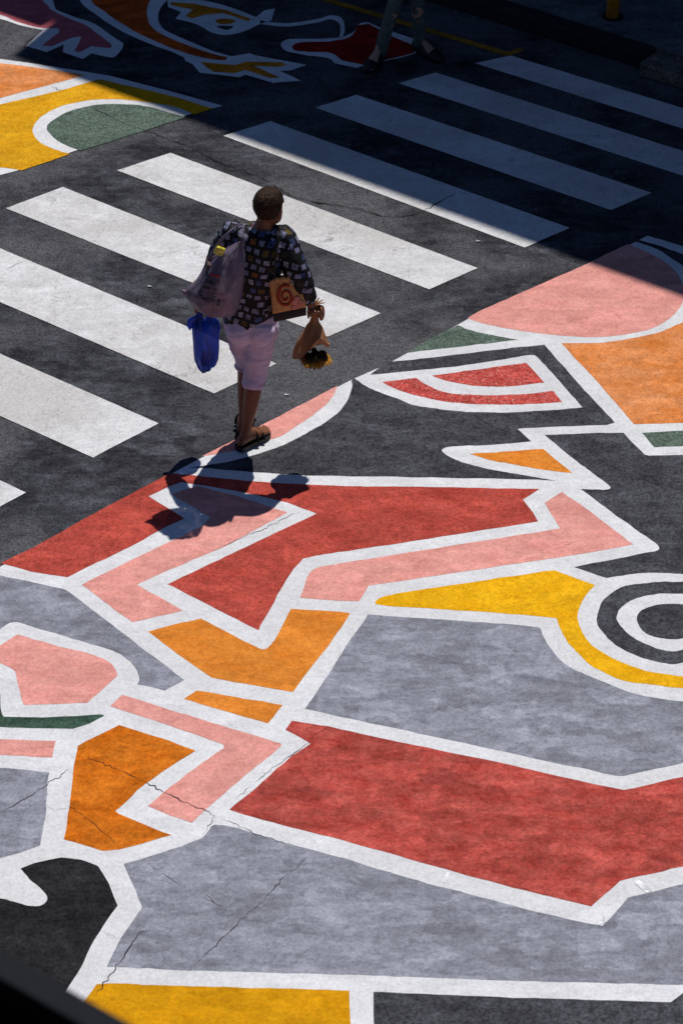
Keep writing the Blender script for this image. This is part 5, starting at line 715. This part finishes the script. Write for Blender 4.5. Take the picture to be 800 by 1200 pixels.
# trousers
bm = bmesh.new()
hrings(bm, interp_rows([(-.487, 12.50, .97, .118, .098), (-.486, 12.50, .90, .138, .112), (-.484, 12.498, .82, .150, .118), (-.484, 12.505, .76, .144, .108)]), AZ, 40)
for sx, dy in ((.052, -.058), (-.052, -.04)):
    blob(bm, (-.482 + sx, 12.455 + dy * .55, .80), (.078, .075, .09), 16)
tube(bm, [(-.418, 12.497, .80), (-.440, 12.515, .62), (-.462, 12.525, .48), (-.480, 12.494, .392)], [.088, .074, .064, .059], 22, roundcap=False)
tube(bm, [(-.546, 12.52, .80), (-.532, 12.585, .62), (-.522, 12.632, .50), (-.523, 12.628, .428)], [.086, .070, .060, .055], 22, roundcap=False)
me = fuse(bm, .007, 3)
wrinkle(me, .0065, 10, (1, 1, 2.4), 5.5); wrinkle(me, .0035, 24, (.7, .7, 2.6), 1.2)
tr = link('trousers', shift(me, ORG), M['lilac'], woman, True)
for c, a in (((-.4745, 12.510, .425), .064), ((-.5225, 12.630, .45), .0585)):
    bm = bmesh.new()
    o = Vector(c) - Vector(ORG)
    tube(bm, [o + Vector((math.cos(t_ / 10 * math.pi) * a, math.sin(t_ / 10 * math.pi) * a, .0)) for t_ in range(21)], .0024, 6, 1, roundcap=False)
    obj('seam', bm, M['stitch'], tr, True)
sandal(woman, (-.556, 12.457), R(44), .23); sandal(woman, (-.551, 12.572), R(8), .23)

# ---- bags
def px_loft(rows, Y, depth, org, nseg=28, wr=.0, seed=0, fold=7):
    """Closed bag from its left/right outline; depth(k) is the half thickness along Y of row k."""
    rings = []
    n = len(rows)
    for i, (l, r) in enumerate(rows):
        l, r = Vector(l), Vector(r); c = (l + r) / 2; hw = (r - l) / 2
        ring = []
        for k in range(nseg):
            t = 2 * math.pi * k / nseg
            p = c + hw * math.cos(t) + Vector((0, -math.sin(t) * depth[i], 0))
            j = wr * (noise.noise(Vector((math.cos(t) * fold * .6 + seed, math.sin(t) * fold * .6, p.z * 5))) + .6 * noise.noise(Vector((math.cos(t) * fold * 1.6, math.sin(t) * fold * 1.6 + seed, p.z * 9))))
            ring.append(p + Vector((math.cos(t), -math.sin(t), 0)) * j - Vector(org))
        rings.append(ring)
    return rings

def plastic(name, col, see, rough=.35, trans=.5, lo=.75, hi=1.2, st=.5, sc=24):
    m, nt, b = new_mat(name)
    tc = N(nt, 'ShaderNodeTexCoord')
    n1 = noise_tex(nt, mapped(nt, tc.outputs['Object'], scale=(1, 1, st)), sc, 5, .65, .6)
    L(nt, mixc(nt, 1., col, ramp(nt, n1, [(.35, lo), (.65, hi)]), 'MULTIPLY'), b.inputs['Base Color'])
    b.inputs['Roughness'].default_value = rough; b.inputs['Specular IOR Level'].default_value = .45
    tl = N(nt, 'ShaderNodeBsdfTranslucent'); tl.inputs[0].default_value = (*col, 1)
    tp = N(nt, 'ShaderNodeBsdfTransparent'); tp.inputs[0].default_value = (*[min(1, .35 + x) for x in col], 1)
    m1 = N(nt, 'ShaderNodeMixShader'); m1.inputs[0].default_value = trans
    m2 = N(nt, 'ShaderNodeMixShader'); m2.inputs[0].default_value = see
    L(nt, b.outputs[0], m1.inputs[1]); L(nt, tl.outputs[0], m1.inputs[2])
    L(nt, m1.outputs[0], m2.inputs[1]); L(nt, tp.outputs[0], m2.inputs[2])
    bp = N(nt, 'ShaderNodeBump'); bp.inputs['Strength'].default_value = .5; bp.inputs['Distance'].default_value = .01
    L(nt, n1, bp.inputs['Height']); L(nt, bp.outputs[0], b.inputs['Normal']); L(nt, bp.outputs[0], tl.inputs['Normal'])
    L(nt, m2.outputs[0], nt.nodes['Material Output'].inputs[0])
    return m
M['bag_grey'] = plastic('plastic grey', (.26, .205, .28), .27, .28, .25)
M['bag_blue'] = plastic('plastic blue', (.008, .075, .50), .25, .3, .3, .12, 1.9, .16, 34)
M['print'] = plain('print ink', (.02, .018, .025), .6)
M['print_red'] = plain('print red', (.45, .02, .03), .6)
M['box_brown'] = plain('carton brown', (.10, .055, .05), .7, .2, 20)
M['pack_white'] = plain('pack white', (.62, .58, .55), .6)
M['pack_pink'] = plain('pack pink', (.50, .22, .22), .6, .2, 20)
M['snack'] = plain('snack foil', (.65, .55, .04), .25, .6, 60, .3, .6)  # wide tone swing paints the foil's sheen into the colour

BY = 12.255
bag_org = (-0.608,12.255,1.213)
bag = thing('plastic_bag', 'bulging translucent grey plastic bag slung over the shoulder', 'plastic bag', bag_org)
rows = [((-0.537,12.255,1.433), (-0.5,12.255,1.453)), ((-0.604,12.255,1.398), (-0.498,12.255,1.413)), ((-0.657,12.255,1.357), (-0.497,12.255,1.367)), ((-0.694,12.255,1.306), (-0.501,12.255,1.311)), ((-0.726,12.255,1.254), (-0.504,12.255,1.254)), ((-0.754,12.255,1.208), (-0.507,12.255,1.203)), ((-0.786,12.255,1.172), (-0.513,12.255,1.156)), ((-0.801,12.255,1.125), (-0.52,12.255,1.115)), ((-0.78,12.255,1.084), (-0.532,12.255,1.073)), ((-0.746,12.255,1.047), (-0.542,12.255,1.037)), ((-0.684,12.255,1.021), (-0.564,12.255,1.016)), ((-0.64,12.255,1.008), (-0.596,12.255,1.005))]
dep = [.016, .045, .07, .09, .103, .11, .112, .108, .095, .07, .04, .012]
rg = px_loft(rows, BY, dep, bag_org, 36, .011, 2.0)
# refine between rows
rr = []
for a, b_ in zip(rg, rg[1:]):
    for s in range(4): rr.append([p.lerp(q, s / 4) for p, q in zip(a, b_)])
rr.append(rg[-1])
bm = bmesh.new(); vv = rings_mesh(bm, rr, cap=False); bm.faces.new(vv[-1])
bmesh.ops.recalc_face_normals(bm, faces=bm.faces)
for v in bm.verts:
    v.co += Vector((0, 1, 0)) * (.010 * noise.noise(Vector((v.co.x * 38, v.co.y * 20, v.co.z * 11))) + .006 * noise.noise(v.co * 40))
tree = BVHTree.FromBMesh(bm)
sack = obj('sack', bm, M['bag_grey'], bag, True)
# knotted corner sticking out on the left
o = Vector(bag_org)
bm = bmesh.new(); tube(bm, [Vector((-0.76,12.255,1.162)) - o, Vector((-0.8,12.255,1.146)) - o, Vector((-0.82,12.255,1.156)) - o], [.034, .022, .010], 12, 3); obj('corner', bm, M['bag_grey'], bag, True)
for pts in ([(-0.513,12.37,1.491), (-0.564,12.3,1.492), (-0.621,12.27,1.444), (-0.666,12.262,1.368), (-0.722,12.262,1.25)], [(-0.509,12.37,1.491), (-0.504,12.34,1.479), (-0.504,12.27,1.475), (-0.505,12.258,1.416)], [(-0.513,12.37,1.491), (-0.548,12.45,1.434), (-0.587,12.52,1.352)]):
    bm = bmesh.new(); tube(bm, [Vector(p) - o for p in pts], [.006, .006, .007, .009, .007][:len(pts)], 8, 5, flat=(1.2, .6), ref=(0, 1, 0)); obj('handle', bm, M['bag_grey'], bag, True)
# printed lettering too worn to read, a red label and a line drawing, on the bag's skin
def stamp(bm, x, y, w, h, rot=0.):
    """a small inked stroke centred at the given bag-local x, z, laid on the skin."""
    c_, s_ = math.cos(rot), math.sin(rot); q = []
    for dx, dz in ((-w, -h), (w, -h), (w, h), (-w, h)):
        X, Z = x + dx * c_ - dz * s_, y + dx * s_ + dz * c_
        hit = tree.ray_cast(Vector((X, -1, Z)), Vector((0, 1, 0)))
        if hit[0] is None: return
        q.append(hit[0] + Vector((0, -.0025, .0)))
    bm.faces.new([bm.verts.new(p) for p in q])
ink = bmesh.new()
def word(p0, nlet, step, hgt, slope):
    p = Vector(p0) - o
    for i in range(nlet):
        x = p.x + i * step; z = p.z + i * step * slope
        st = random.choice('HTNRAE')
        w_ = step * .30
        if st in 'HNRAE': stamp(ink, x - w_, z, .0024, hgt)
        if st in 'HNA': stamp(ink, x + w_, z, .0024, hgt)
        if st in 'T': stamp(ink, x, z, .0024, hgt)
        if st in 'TRE': stamp(ink, x, z + hgt * .85, w_, .0024)
        if st in 'HAER': stamp(ink, x, z, w_, .0022)
        if st in 'NR': stamp(ink, x, z - hgt * .2, .0022, hgt * .8, .5)
word((-0.724,12.15,1.314), 3, .020, .011, -.05); word((-0.697,12.15,1.293), 2, .016, .010, -.05)
word((-0.709,12.15,1.262), 6, .0158, .010, .02); word((-0.705,12.15,1.229), 5, .0150, .009, .04)
for px in ((-0.724,12.15,1.196), (-0.653,12.15,1.201)):
    p = Vector(px) - o
    for k in range(9):
        a = R(40 + k * 32); stamp(ink, p.x + .010 * math.cos(a), p.z + .012 * math.sin(a), .0035, .0022, a + 1.57)
for k in range(26):
    p = Vector((-0.672,12.15,1.16)) - o
    stamp(ink, p.x + random.uniform(-.045, .045), p.z + random.uniform(-.022, .02), random.uniform(.004, .010), .0020, random.uniform(-.8, .8))
obj('lettering', ink, M['print'], sack)
lab = bmesh.new(); p = Vector((-0.648,12.15,1.301)) - o
for k in range(6): stamp(lab, p.x - .022 + k * .0088, p.z, .0045, .0055)
obj('label', lab, M['print_red'], sack)

def pack(name, label, cat, c, size, rot, mat, bev=.008):
    t = tag(bpy.data.objects.new(name, bpy.data.meshes.new(name)), label, cat)
    bm = bmesh.new(); box(bm, tuple(-s for s in size), size); bevel(bm, bev)
    bmesh.ops.subdivide_edges(bm, edges=bm.edges[:], cuts=1)
    for v in bm.verts: v.co += v.normal * .004 * noise.noise(v.co * 40)
    bm.to_mesh(t.data); bm.free(); t.data.materials.append(mat); COL.objects.link(t)
    t.location = c; t.rotation_euler = rot
    return t
pack('grocery_box', 'brown carton showing through the upper side of the grey plastic bag', 'carton', (-0.659,12.255,1.285), (.042, .035, .05), (.1, .2, .1), M['box_brown'])
pack('grocery_pack', 'small white pack showing through the grey plastic bag beside the carton', 'pack', (-0.596,12.235,1.338), (.02, .02, .026), (.1, -.3, .2), M['pack_white'])
pack('produce_pack', 'pinkish pack at the bottom of the grey plastic bag', 'pack', (-0.651,12.26,1.096), (.075, .05, .05), (0, .25, .1), M['pack_pink'], .03)
pack('snack_packet', 'shiny yellow packet poking out of the grey plastic bag mouth', 'packet', (-0.622,12.225,1.416), (.024, .012, .024), (.2, .45, .1), M['snack'], .006)

# blue carrier bag from the left hand
borg = (-0.738,12.55,0.656)
cb = thing('carrier_bag', 'thin blue plastic bag hanging from the hand below the grey one', 'plastic bag', borg)
rows = [((-0.793,12.55,0.786), (-0.67,12.55,0.808)), ((-0.799,12.55,0.759), (-0.659,12.55,0.77)), ((-0.795,12.55,0.722), (-0.656,12.55,0.727)), ((-0.794,12.55,0.678), (-0.657,12.55,0.684)), ((-0.794,12.55,0.629), (-0.659,12.55,0.629)), ((-0.791,12.55,0.58), (-0.662,12.55,0.58)), ((-0.787,12.55,0.536), (-0.665,12.55,0.542)), ((-0.777,12.55,0.503), (-0.68,12.55,0.509)), ((-0.764,12.55,0.476), (-0.711,12.55,0.484)), ((-0.751,12.55,0.453), (-0.739,12.55,0.455))]
dep = [.012, .024, .034, .045, .055, .06, .058, .048, .03, .006]
rg = px_loft(rows, 12.55, dep, borg, 40, .009, 6.0, 9)
rr = []
for a, b_ in zip(rg, rg[1:]):
    for s in range(4): rr.append([p.lerp(q, s / 4) for p, q in zip(a, b_)])
rr.append(rg[-1])
bm = bmesh.new(); vv = rings_mesh(bm, rr, cap=False); bm.faces.new(vv[-1]); bmesh.ops.recalc_face_normals(bm, faces=bm.faces)
for v in bm.verts: v.co.y += .012 * noise.noise(Vector((v.co.x * 60, v.co.y * 30, v.co.z * 7)))
obj('sack', bm, M['bag_blue'], cb, True)
o = Vector(borg)
for pts in ([(-0.735,12.55,0.915), (-0.755,12.55,0.862), (-0.756,12.54,0.793), (-0.752,12.53,0.756)], [(-0.73,12.55,0.915), (-0.709,12.55,0.862), (-0.699,12.54,0.804), (-0.698,12.53,0.761)]):
    bm = bmesh.new(); tube(bm, [Vector(p) - o for p in pts], [.008, .012, .017, .020], 10, 5, flat=(1.3, .5), ref=(0, 1, 0)); obj('handle', bm, M['bag_blue'], cb, True)
for pts, r_ in (([(-0.77,12.545,0.811), (-0.798,12.55,0.786), (-0.81,12.55,0.759), (-0.811,12.55,0.732)], [.016, .022, .018, .006]), ([(-0.697,12.545,0.8), (-0.675,12.55,0.776), (-0.662,12.55,0.743), (-0.658,12.55,0.716)], [.016, .022, .016, .006])):
    bm = bmesh.new(); tube(bm, [Vector(p) - o for p in pts], r_, 10, 4, flat=(1, .45), ref=(0, 1, 0)); obj('gusset', bm, M['bag_blue'], cb, True)
pack('grocery_pack', 'dim pinkish pack at the bottom of the blue bag', 'pack', (-0.723,12.56,0.541), (.032, .026, .04), (.1, .2, .3), M['pack_pink'], .012)

# tan tote bag at the right hip
M['tan'] = plain('tote canvas', (.55, .28, .10), .85, .25, 40, .2)
M['tote_black'] = plain('tote base', (.012, .011, .011), .7)
M['spiral'] = plain('tote print red', (.30, .025, .012), .8)
M['flower_print'] = plain('tote print pink', (.62, .24, .18), .8)
torg = (-0.281,12.34,1.046)
tote = thing('tote_bag', 'tan cloth tote with a red spiral and black base at the hip', 'tote bag', torg)
o = Vector(torg)
def slab(name, quad_, thick, mat, parent, bulge=.0, bev=.006):
    """A soft-edged panel given by its four corners, thickened away from the camera side."""
    A, B, C_, D_ = [Vector(q) - o for q in quad_]   # tl, tr, br, bl
    bm = bmesh.new(); n = 10; G_ = {}
    for side in (0, 1):
        for i in range(n + 1):
            for j in range(n + 1):
                s, t_ = i / n, j / n
                p = A.lerp(B, s).lerp(D_.lerp(C_, s), t_)
                bl = bulge * math.sin(math.pi * s) * math.sin(math.pi * t_) + .002 * noise.noise(p * 30)
                G_[side, i, j] = bm.verts.new(p + Vector((0, -bl if side == 0 else thick + bl, 0)))
    for i in range(n):
        for j in range(n):
            bm.faces.new([G_[0, i, j], G_[0, i, j + 1], G_[0, i + 1, j + 1], G_[0, i + 1, j]])
            bm.faces.new([G_[1, i, j], G_[1, i + 1, j], G_[1, i + 1, j + 1], G_[1, i, j + 1]])
    for i in range(n):
        for (a, b_) in (((i, 0), (i + 1, 0)), ((i + 1, n), (i, n)), ((0, i + 1), (0, i)), ((n, i), (n, i + 1))):
            bm.faces.new([G_[0, a[0], a[1]], G_[0, b_[0], b_[1]], G_[1, b_[0], b_[1]], G_[1, a[0], a[1]]])
    bmesh.ops.recalc_face_normals(bm, faces=bm.faces)
    return obj(name, bm, mat, parent, True)
tl, tr_, br_, bl_ = (-0.373,12.34,1.145), (-0.222,12.34,1.177), (-0.185,12.34,1.004), (-0.36,12.34,0.962)
panel = slab('canvas', (tl, tr_, br_, bl_), .07, M['tan'], tote, .012)
slab('base', ((-0.36,12.34,0.96), (-0.185,12.34,1.003), (-0.184,12.34,0.954), (-0.354,12.34,0.912)), .075, M['tote_black'], tote, .004)
def tote_pt(s, t_, lift=.0):
    A, B, C_, D_ = [Vector(q) - o for q in (tl, tr_, br_, bl_)]
    p = A.lerp(B, s).lerp(D_.lerp(C_, s), t_)
    return p + Vector((0, -.012 * math.sin(math.pi * s) * math.sin(math.pi * t_) - lift, 0))
bm = bmesh.new()
pts = []
for k in range(34):
    a = R(-60 - k * 19); r_ = .40 - .0098 * k
    pts.append(tote_pt(.47 + r_ * .72 * math.cos(a), .47 + r_ * .95 * math.sin(a), .004))
tube(bm, pts, [.0090 - .0001 * k for k in range(34)], 8, 2, flat=(1, .35), ref=(0, 1, 0)); obj('spiral_print', bm, M['spiral'], panel, True)
bm = bmesh.new()
for s, t_ in ((.70, .72), (.80, .62), (.88, .78), (.78, .86), (.66, .90)):
    for k in range(5):
        p = tote_pt(s + .05 * math.cos(k * 1.257), t_ + .05 * math.sin(k * 1.257), .004); blob(bm, p, (.009, .003, .009), 8)
obj('flower_print', bm, M['flower_print'], panel, True)
bm = bmesh.new()
tube(bm, [Vector(p) - o for p in ((-0.347,12.345,1.142), (-0.345,12.345,1.236), (-0.335,12.345,1.354), (-0.325,12.37,1.431), (-0.323,12.46,1.426))], .007, 8, 5, flat=(1, .4), ref=(0, 1, 0)); obj('strap', bm, M['tote_black'], tote, True)
bm = bmesh.new()
for s in range(14):
    p = tote_pt(.06 + s * .045, -.03, 0); blob(bm, p + Vector((0, 0, random.uniform(-.004, .012))), (.010, .008, .016), 8)
obj('fringe', bm, M['tan'], tote, True)

# flowers wrapped in brown paper, held head down
M['paper'] = plain('kraft paper', (.36, .17, .075), .75, .15, 25, .3)
M['petal'] = plain('petal yellow', (.46, .20, .008), .7, .35, 40)
M['petal_dark'] = plain('flower heart', (.035, .022, .006), .9, .4, 40)
M['leaf'] = plain('leaf green', (.07, .11, .025), .7, .3, 30)
forg = (-.150, 12.43, .66)
fb = thing('flower_bouquet', 'bunch of yellow flowers in brown paper held head down', 'flowers', forg)
bm = bmesh.new()
rows = []
AX0, AX1 = Vector((-.136, 12.43, .955)), Vector((-.160, 12.41, .655))
prof = [(0, .030), (.06, .024), (.14, .020), (.25, .019), (.33, .024), (.42, .040), (.55, .062), (.70, .082), (.85, .094), (1.0, .100)]
n = 44
for t_, r_ in prof:
    c = AX0.lerp(AX1, t_)
    ring = []
    for k in range(n):
        a = 2 * math.pi * k / n
        pleat = 1 + (.16 if t_ < .45 else .05) * math.sin(a * 7 + t_ * 5) + .08 * noise.noise(Vector((math.cos(a) * 2, math.sin(a) * 2, t_ * 6)))
        # the paper's rim: long at the left, cut back on the right so the flowers show
        ext = 0
        if t_ > .5: ext -= (t_ - .5) / .5 * .085 * math.exp(-(((a - R(292) + math.pi) % (2 * math.pi) - math.pi) / .55) ** 2)
        if t_ > .8: ext += (t_ - .8) / .2 * (.045 * (-math.cos(a)) - .028 + .03 * math.sin(a))
        ring.append(c + Vector((math.cos(a) * r_ * pleat, math.sin(a) * r_ * pleat * .85, -ext)) - Vector(forg))
    rows.append(ring)
rr = []
for a, b_ in zip(rows, rows[1:]):
    for s in range(3): rr.append([p.lerp(q, s / 3) for p, q in zip(a, b_)])
rr.append(rows[-1]); rings_mesh(bm, rr, cap=False)
obj('paper_wrap', bm, M['paper'], fb, True)
bm = bmesh.new()
for k in range(9):
    a = k * .7; p = AX0 - Vector(forg)
    tube(bm, [p + Vector((0, 0, -.03)), p + Vector((math.cos(a) * .014, math.sin(a) * .014, .012)), p + Vector((math.cos(a) * .034 + .012, math.sin(a) * .03, .020 + .006 * (k % 3)))], [.010, .008, .004], 7, 2, flat=(1, .4))
obj('paper_tail', bm, M['paper'], fb, True)
heart = bmesh.new(); pet = bmesh.new(); lf = bmesh.new()
for hx, hy, hz in ((.018, -.035, .0), (-.03, .012, .005), (.05, .02, .012), (.058, -.045, .028), (-.012, -.05, .016), (.012, .04, .0)):
    c = AX1 - Vector(forg) + Vector((hx + .008, hy, hz - .012))
    blob(heart, c + Vector((0, 0, .0)), (.026, .026, .016), 12)
    for layer, (m_, ln) in enumerate(((26, .036), (22, .028))):
        for k in range(m_):
            a = 2 * math.pi * k / m_ + random.uniform(-.1, .1); d_ = Vector((math.cos(a), math.sin(a), -.55 - .3 * random.random() - .3 * layer)).normalized()
            sd = d_.cross(Vector((0, 0, 1))).normalized() * .0055
            b0 = c + Vector((math.cos(a) * .020, math.sin(a) * .020, -.003)); l_ = ln * random.uniform(.75, 1.15)
            mid = b0 + d_ * l_ * .55; tip = b0 + d_ * l_ + Vector((0, 0, -.006))
            pet.faces.new([pet.verts.new(q) for q in (b0 - sd * .5, mid - sd, tip, mid + sd, b0 + sd * .5)])
for k in range(16):
    a = random.uniform(0, 6.28); c = AX1 - Vector(forg) + Vector((math.cos(a) * .05, math.sin(a) * .045, .03)); d_ = Vector((math.cos(a) * .4, math.sin(a) * .4, -1)).normalized(); sd = Vector((-math.sin(a), math.cos(a), 0)) * .009
    lf.faces.new([lf.verts.new(q) for q in (c, c + d_ * .025 + sd, c + d_ * .05, c + d_ * .025 - sd)])
obj('flower_heart', heart, M['petal_dark'], fb, True); obj('petals', pet, M['petal'], fb); obj('leaves', lf, M['leaf'], fb)

# ---- the passer-by in the shade, whose legs reach into the picture
O2 = (.39, 17.13, 0)
man = thing('person', 'person in pale jeans and black shoes walking in the shade by the kerb', 'person', O2)
A2 = R(205); hc2 = (.47, 17.16, 1.64)
bm = bmesh.new()
hrings(bm, interp_rows([(.45, 17.2, .90, .14, .10), (.455, 17.2, 1.0, .15, .11), (.46, 17.2, 1.2, .16, .11), (.465, 17.19, 1.38, .18, .11), (.468, 17.19, 1.45, .11, .07), (.47, 17.18, 1.50, .06, .055)]), A2)
tube(bm, [(.47, 17.18, 1.45), (.47, 17.17, 1.54), hc2], [.06, .055, .055], 16)
hrings(bm, head_rows(hc2, A2), A2, pw=2.1)
F2 = Vector((math.sin(A2), math.cos(A2), 0)); S2 = Vector((math.cos(A2), -math.sin(A2), 0))
tube(bm, [Vector(hc2) + F2 * .088 + Vector((0, 0, .012)), Vector(hc2) + F2 * .106 + Vector((0, 0, -.022)), Vector(hc2) + F2 * .09 + Vector((0, 0, -.03))], [.007, .012, .01], 10, 3)
for sg in (-1, 1): blob(bm, Vector(hc2) + S2 * sg * .077 - F2 * .006 + Vector((0, 0, -.015)), (.011, .018, .032), 10, Matrix.Rotation(-A2 + sg * .35, 4, 'Z'))
arms2 = []
for sg, sw in ((-1, -.10), (1, .12)):
    s_ = Vector((.465, 17.19, 1.40)) + S2 * sg * .19; e_ = s_ + Vector((0, 0, -.28)) + S2 * sg * .03 + F2 * sw * .4; w_ = e_ + Vector((0, 0, -.24)) + F2 * (sw + .04)
    tube(bm, [s_, e_, w_], [.05, .042, .029], 14); hand_open(bm, w_, (w_ - e_), S2 * sg, F2); arms2.append((s_, e_, w_))
LEGS2 = (((.42, 17.18, .88), (.375, 17.13, .48), (.262, 17.085, .10)), ((.50, 17.22, .88), (.505, 17.19, .48), (.535, 17.225, .10)))
for h_, k_, a_ in LEGS2: tube(bm, [h_, k_, a_, (a_[0], a_[1], .06)], [.074, .046, .034, .034], 16)
foot(bm, (.275, 17.13, .02), R(205), .24); foot(bm, (.515, 17.25, .02), R(140), .24)
link('body', shift(fuse(bm, .008, 2), O2), M['skin2'], man, True)
hair_cap(man, hc2, A2, M['hair'], 1.0, 900)
for sg in (-1, 1):
    bm = bmesh.new(); blob(bm, Vector(hc2) + F2 * .082 + S2 * sg * .03 + Vector((0, 0, .003)) - Vector(O2), (.011, .011, .011), 10); obj('eye', bm, M['eye'], man, True)
bm = bmesh.new()
hrings(bm, interp_rows([(.45, 17.2, .98, .150, .115), (.448, 17.2, .90, .158, .12), (.45, 17.2, .83, .150, .11)]), A2)
for h_, k_, a_ in LEGS2: tube(bm, [h_, Vector(h_).lerp(Vector(k_), .5), k_, Vector(k_).lerp(Vector(a_), .55), (a_[0], a_[1], .055)], [.090, .070, .052, .044, .045], 18, roundcap=False)
me = fuse(bm, .008, 2); wrinkle(me, .006, 14, (1, 1, 2.2), 2.2)
link('jeans', shift(me, O2), M['denim'], man, True)
bm = bmesh.new()
hrings(bm, interp_rows([(.45, 17.2, .90, .168, .13), (.455, 17.2, 1.05, .165, .125), (.46, 17.2, 1.2, .172, .125), (.465, 17.19, 1.38, .188, .12), (.468, 17.19, 1.46, .115, .08), (.47, 17.18, 1.49, .07, .065)]), A2)
for s_, e_, w_ in arms2: tube(bm, [s_, s_.lerp(e_, .8)], [.066, .058], 16)
me = fuse(bm, .009, 3); wrinkle(me, .006, 9, (1, 1, .5), 4.4)
link('shirt', shift(me, O2), M['shirt'], man, True)
for h_, az_ in (((.275, 17.135), R(205)), ((.515, 17.255), R(140))):
    bm = bmesh.new(); F_ = Vector((math.sin(az_), math.cos(az_), 0)); S_ = Vector((math.cos(az_), -math.sin(az_), 0)); h = Vector((*h_, 0)) - F_ * .015
    rows = []
    for s, w, ht in ((-.006, .02, .06), (0, .032, .09), (.05, .039, .11), (.11, .042, .10), (.16, .050, .072), (.22, .050, .058), (.26, .038, .048), (.276, .016, .034)):
        rows.append([h + F_ * s + S_ * (math.cos(2 * math.pi * k / 18) * w) + Vector((0, 0, .002 + ht / 2 + (math.sin(2 * math.pi * k / 18) if math.sin(2 * math.pi * k / 18) > 0 else max(-1, 1.6 * math.sin(2 * math.pi * k / 18))) * ht / 2)) - Vector(O2) for k in range(18)])
    rings_mesh(bm, rows); sh = obj('shoe', bm, M['shoe'], man, True)

# ------------------------------------------------------------------ light, sky, camera
w = bpy.data.worlds.new('World'); scene.world = w; w.use_nodes = True
nt = w.node_tree; bg = nt.nodes['Background']
sky = nt.nodes.new('ShaderNodeTexSky'); sky.sky_type = 'NISHITA'; sky.sun_disc = False
sdir = Vector((-.185, -.395, -1)).normalized()
sky.sun_elevation = math.asin(-sdir.z); sky.sun_rotation = math.atan2(-sdir.x, -sdir.y)
sky.altitude = 3000; sky.air_density = .62; sky.dust_density = .0; sky.ozone_density = 5.0
nt.links.new(sky.outputs[0], bg.inputs[0]); bg.inputs[1].default_value = SKY
sl = bpy.data.lights.new('sun', 'SUN'); sl.energy = SUN; sl.angle = R(.53); sl.color = (1.0, .965, .925)
so = bpy.data.objects.new('sun', sl); COL.objects.link(so); so.rotation_euler = sdir.to_track_quat('-Z', 'Y').to_euler(); so.location = (3, 6, 20)

cam = bpy.data.cameras.new('camera'); co = bpy.data.objects.new('camera', cam); COL.objects.link(co)
co.location = (0, 0, 8.75); co.rotation_euler = (math.pi / 2 - .6342, 0, 0)
cam.sensor_fit = 'VERTICAL'; cam.sensor_height = 36; cam.lens = 3252.3 * 36 / 1200; cam.clip_end = 500; cam.clip_start = .05
cam.dof.use_dof = True; cam.dof.focus_distance = 14.8; cam.dof.aperture_fstop = 5.0
scene.camera = co
vs = scene.view_settings; vs.view_transform = 'Standard'; vs.look = 'None'; vs.exposure = EXPO; vs.gamma = 1.0; vs.use_curve_mapping = False
scene.cycles.use_denoising = True; scene.cycles.max_bounces = 8; scene.cycles.transparent_max_bounces = 12
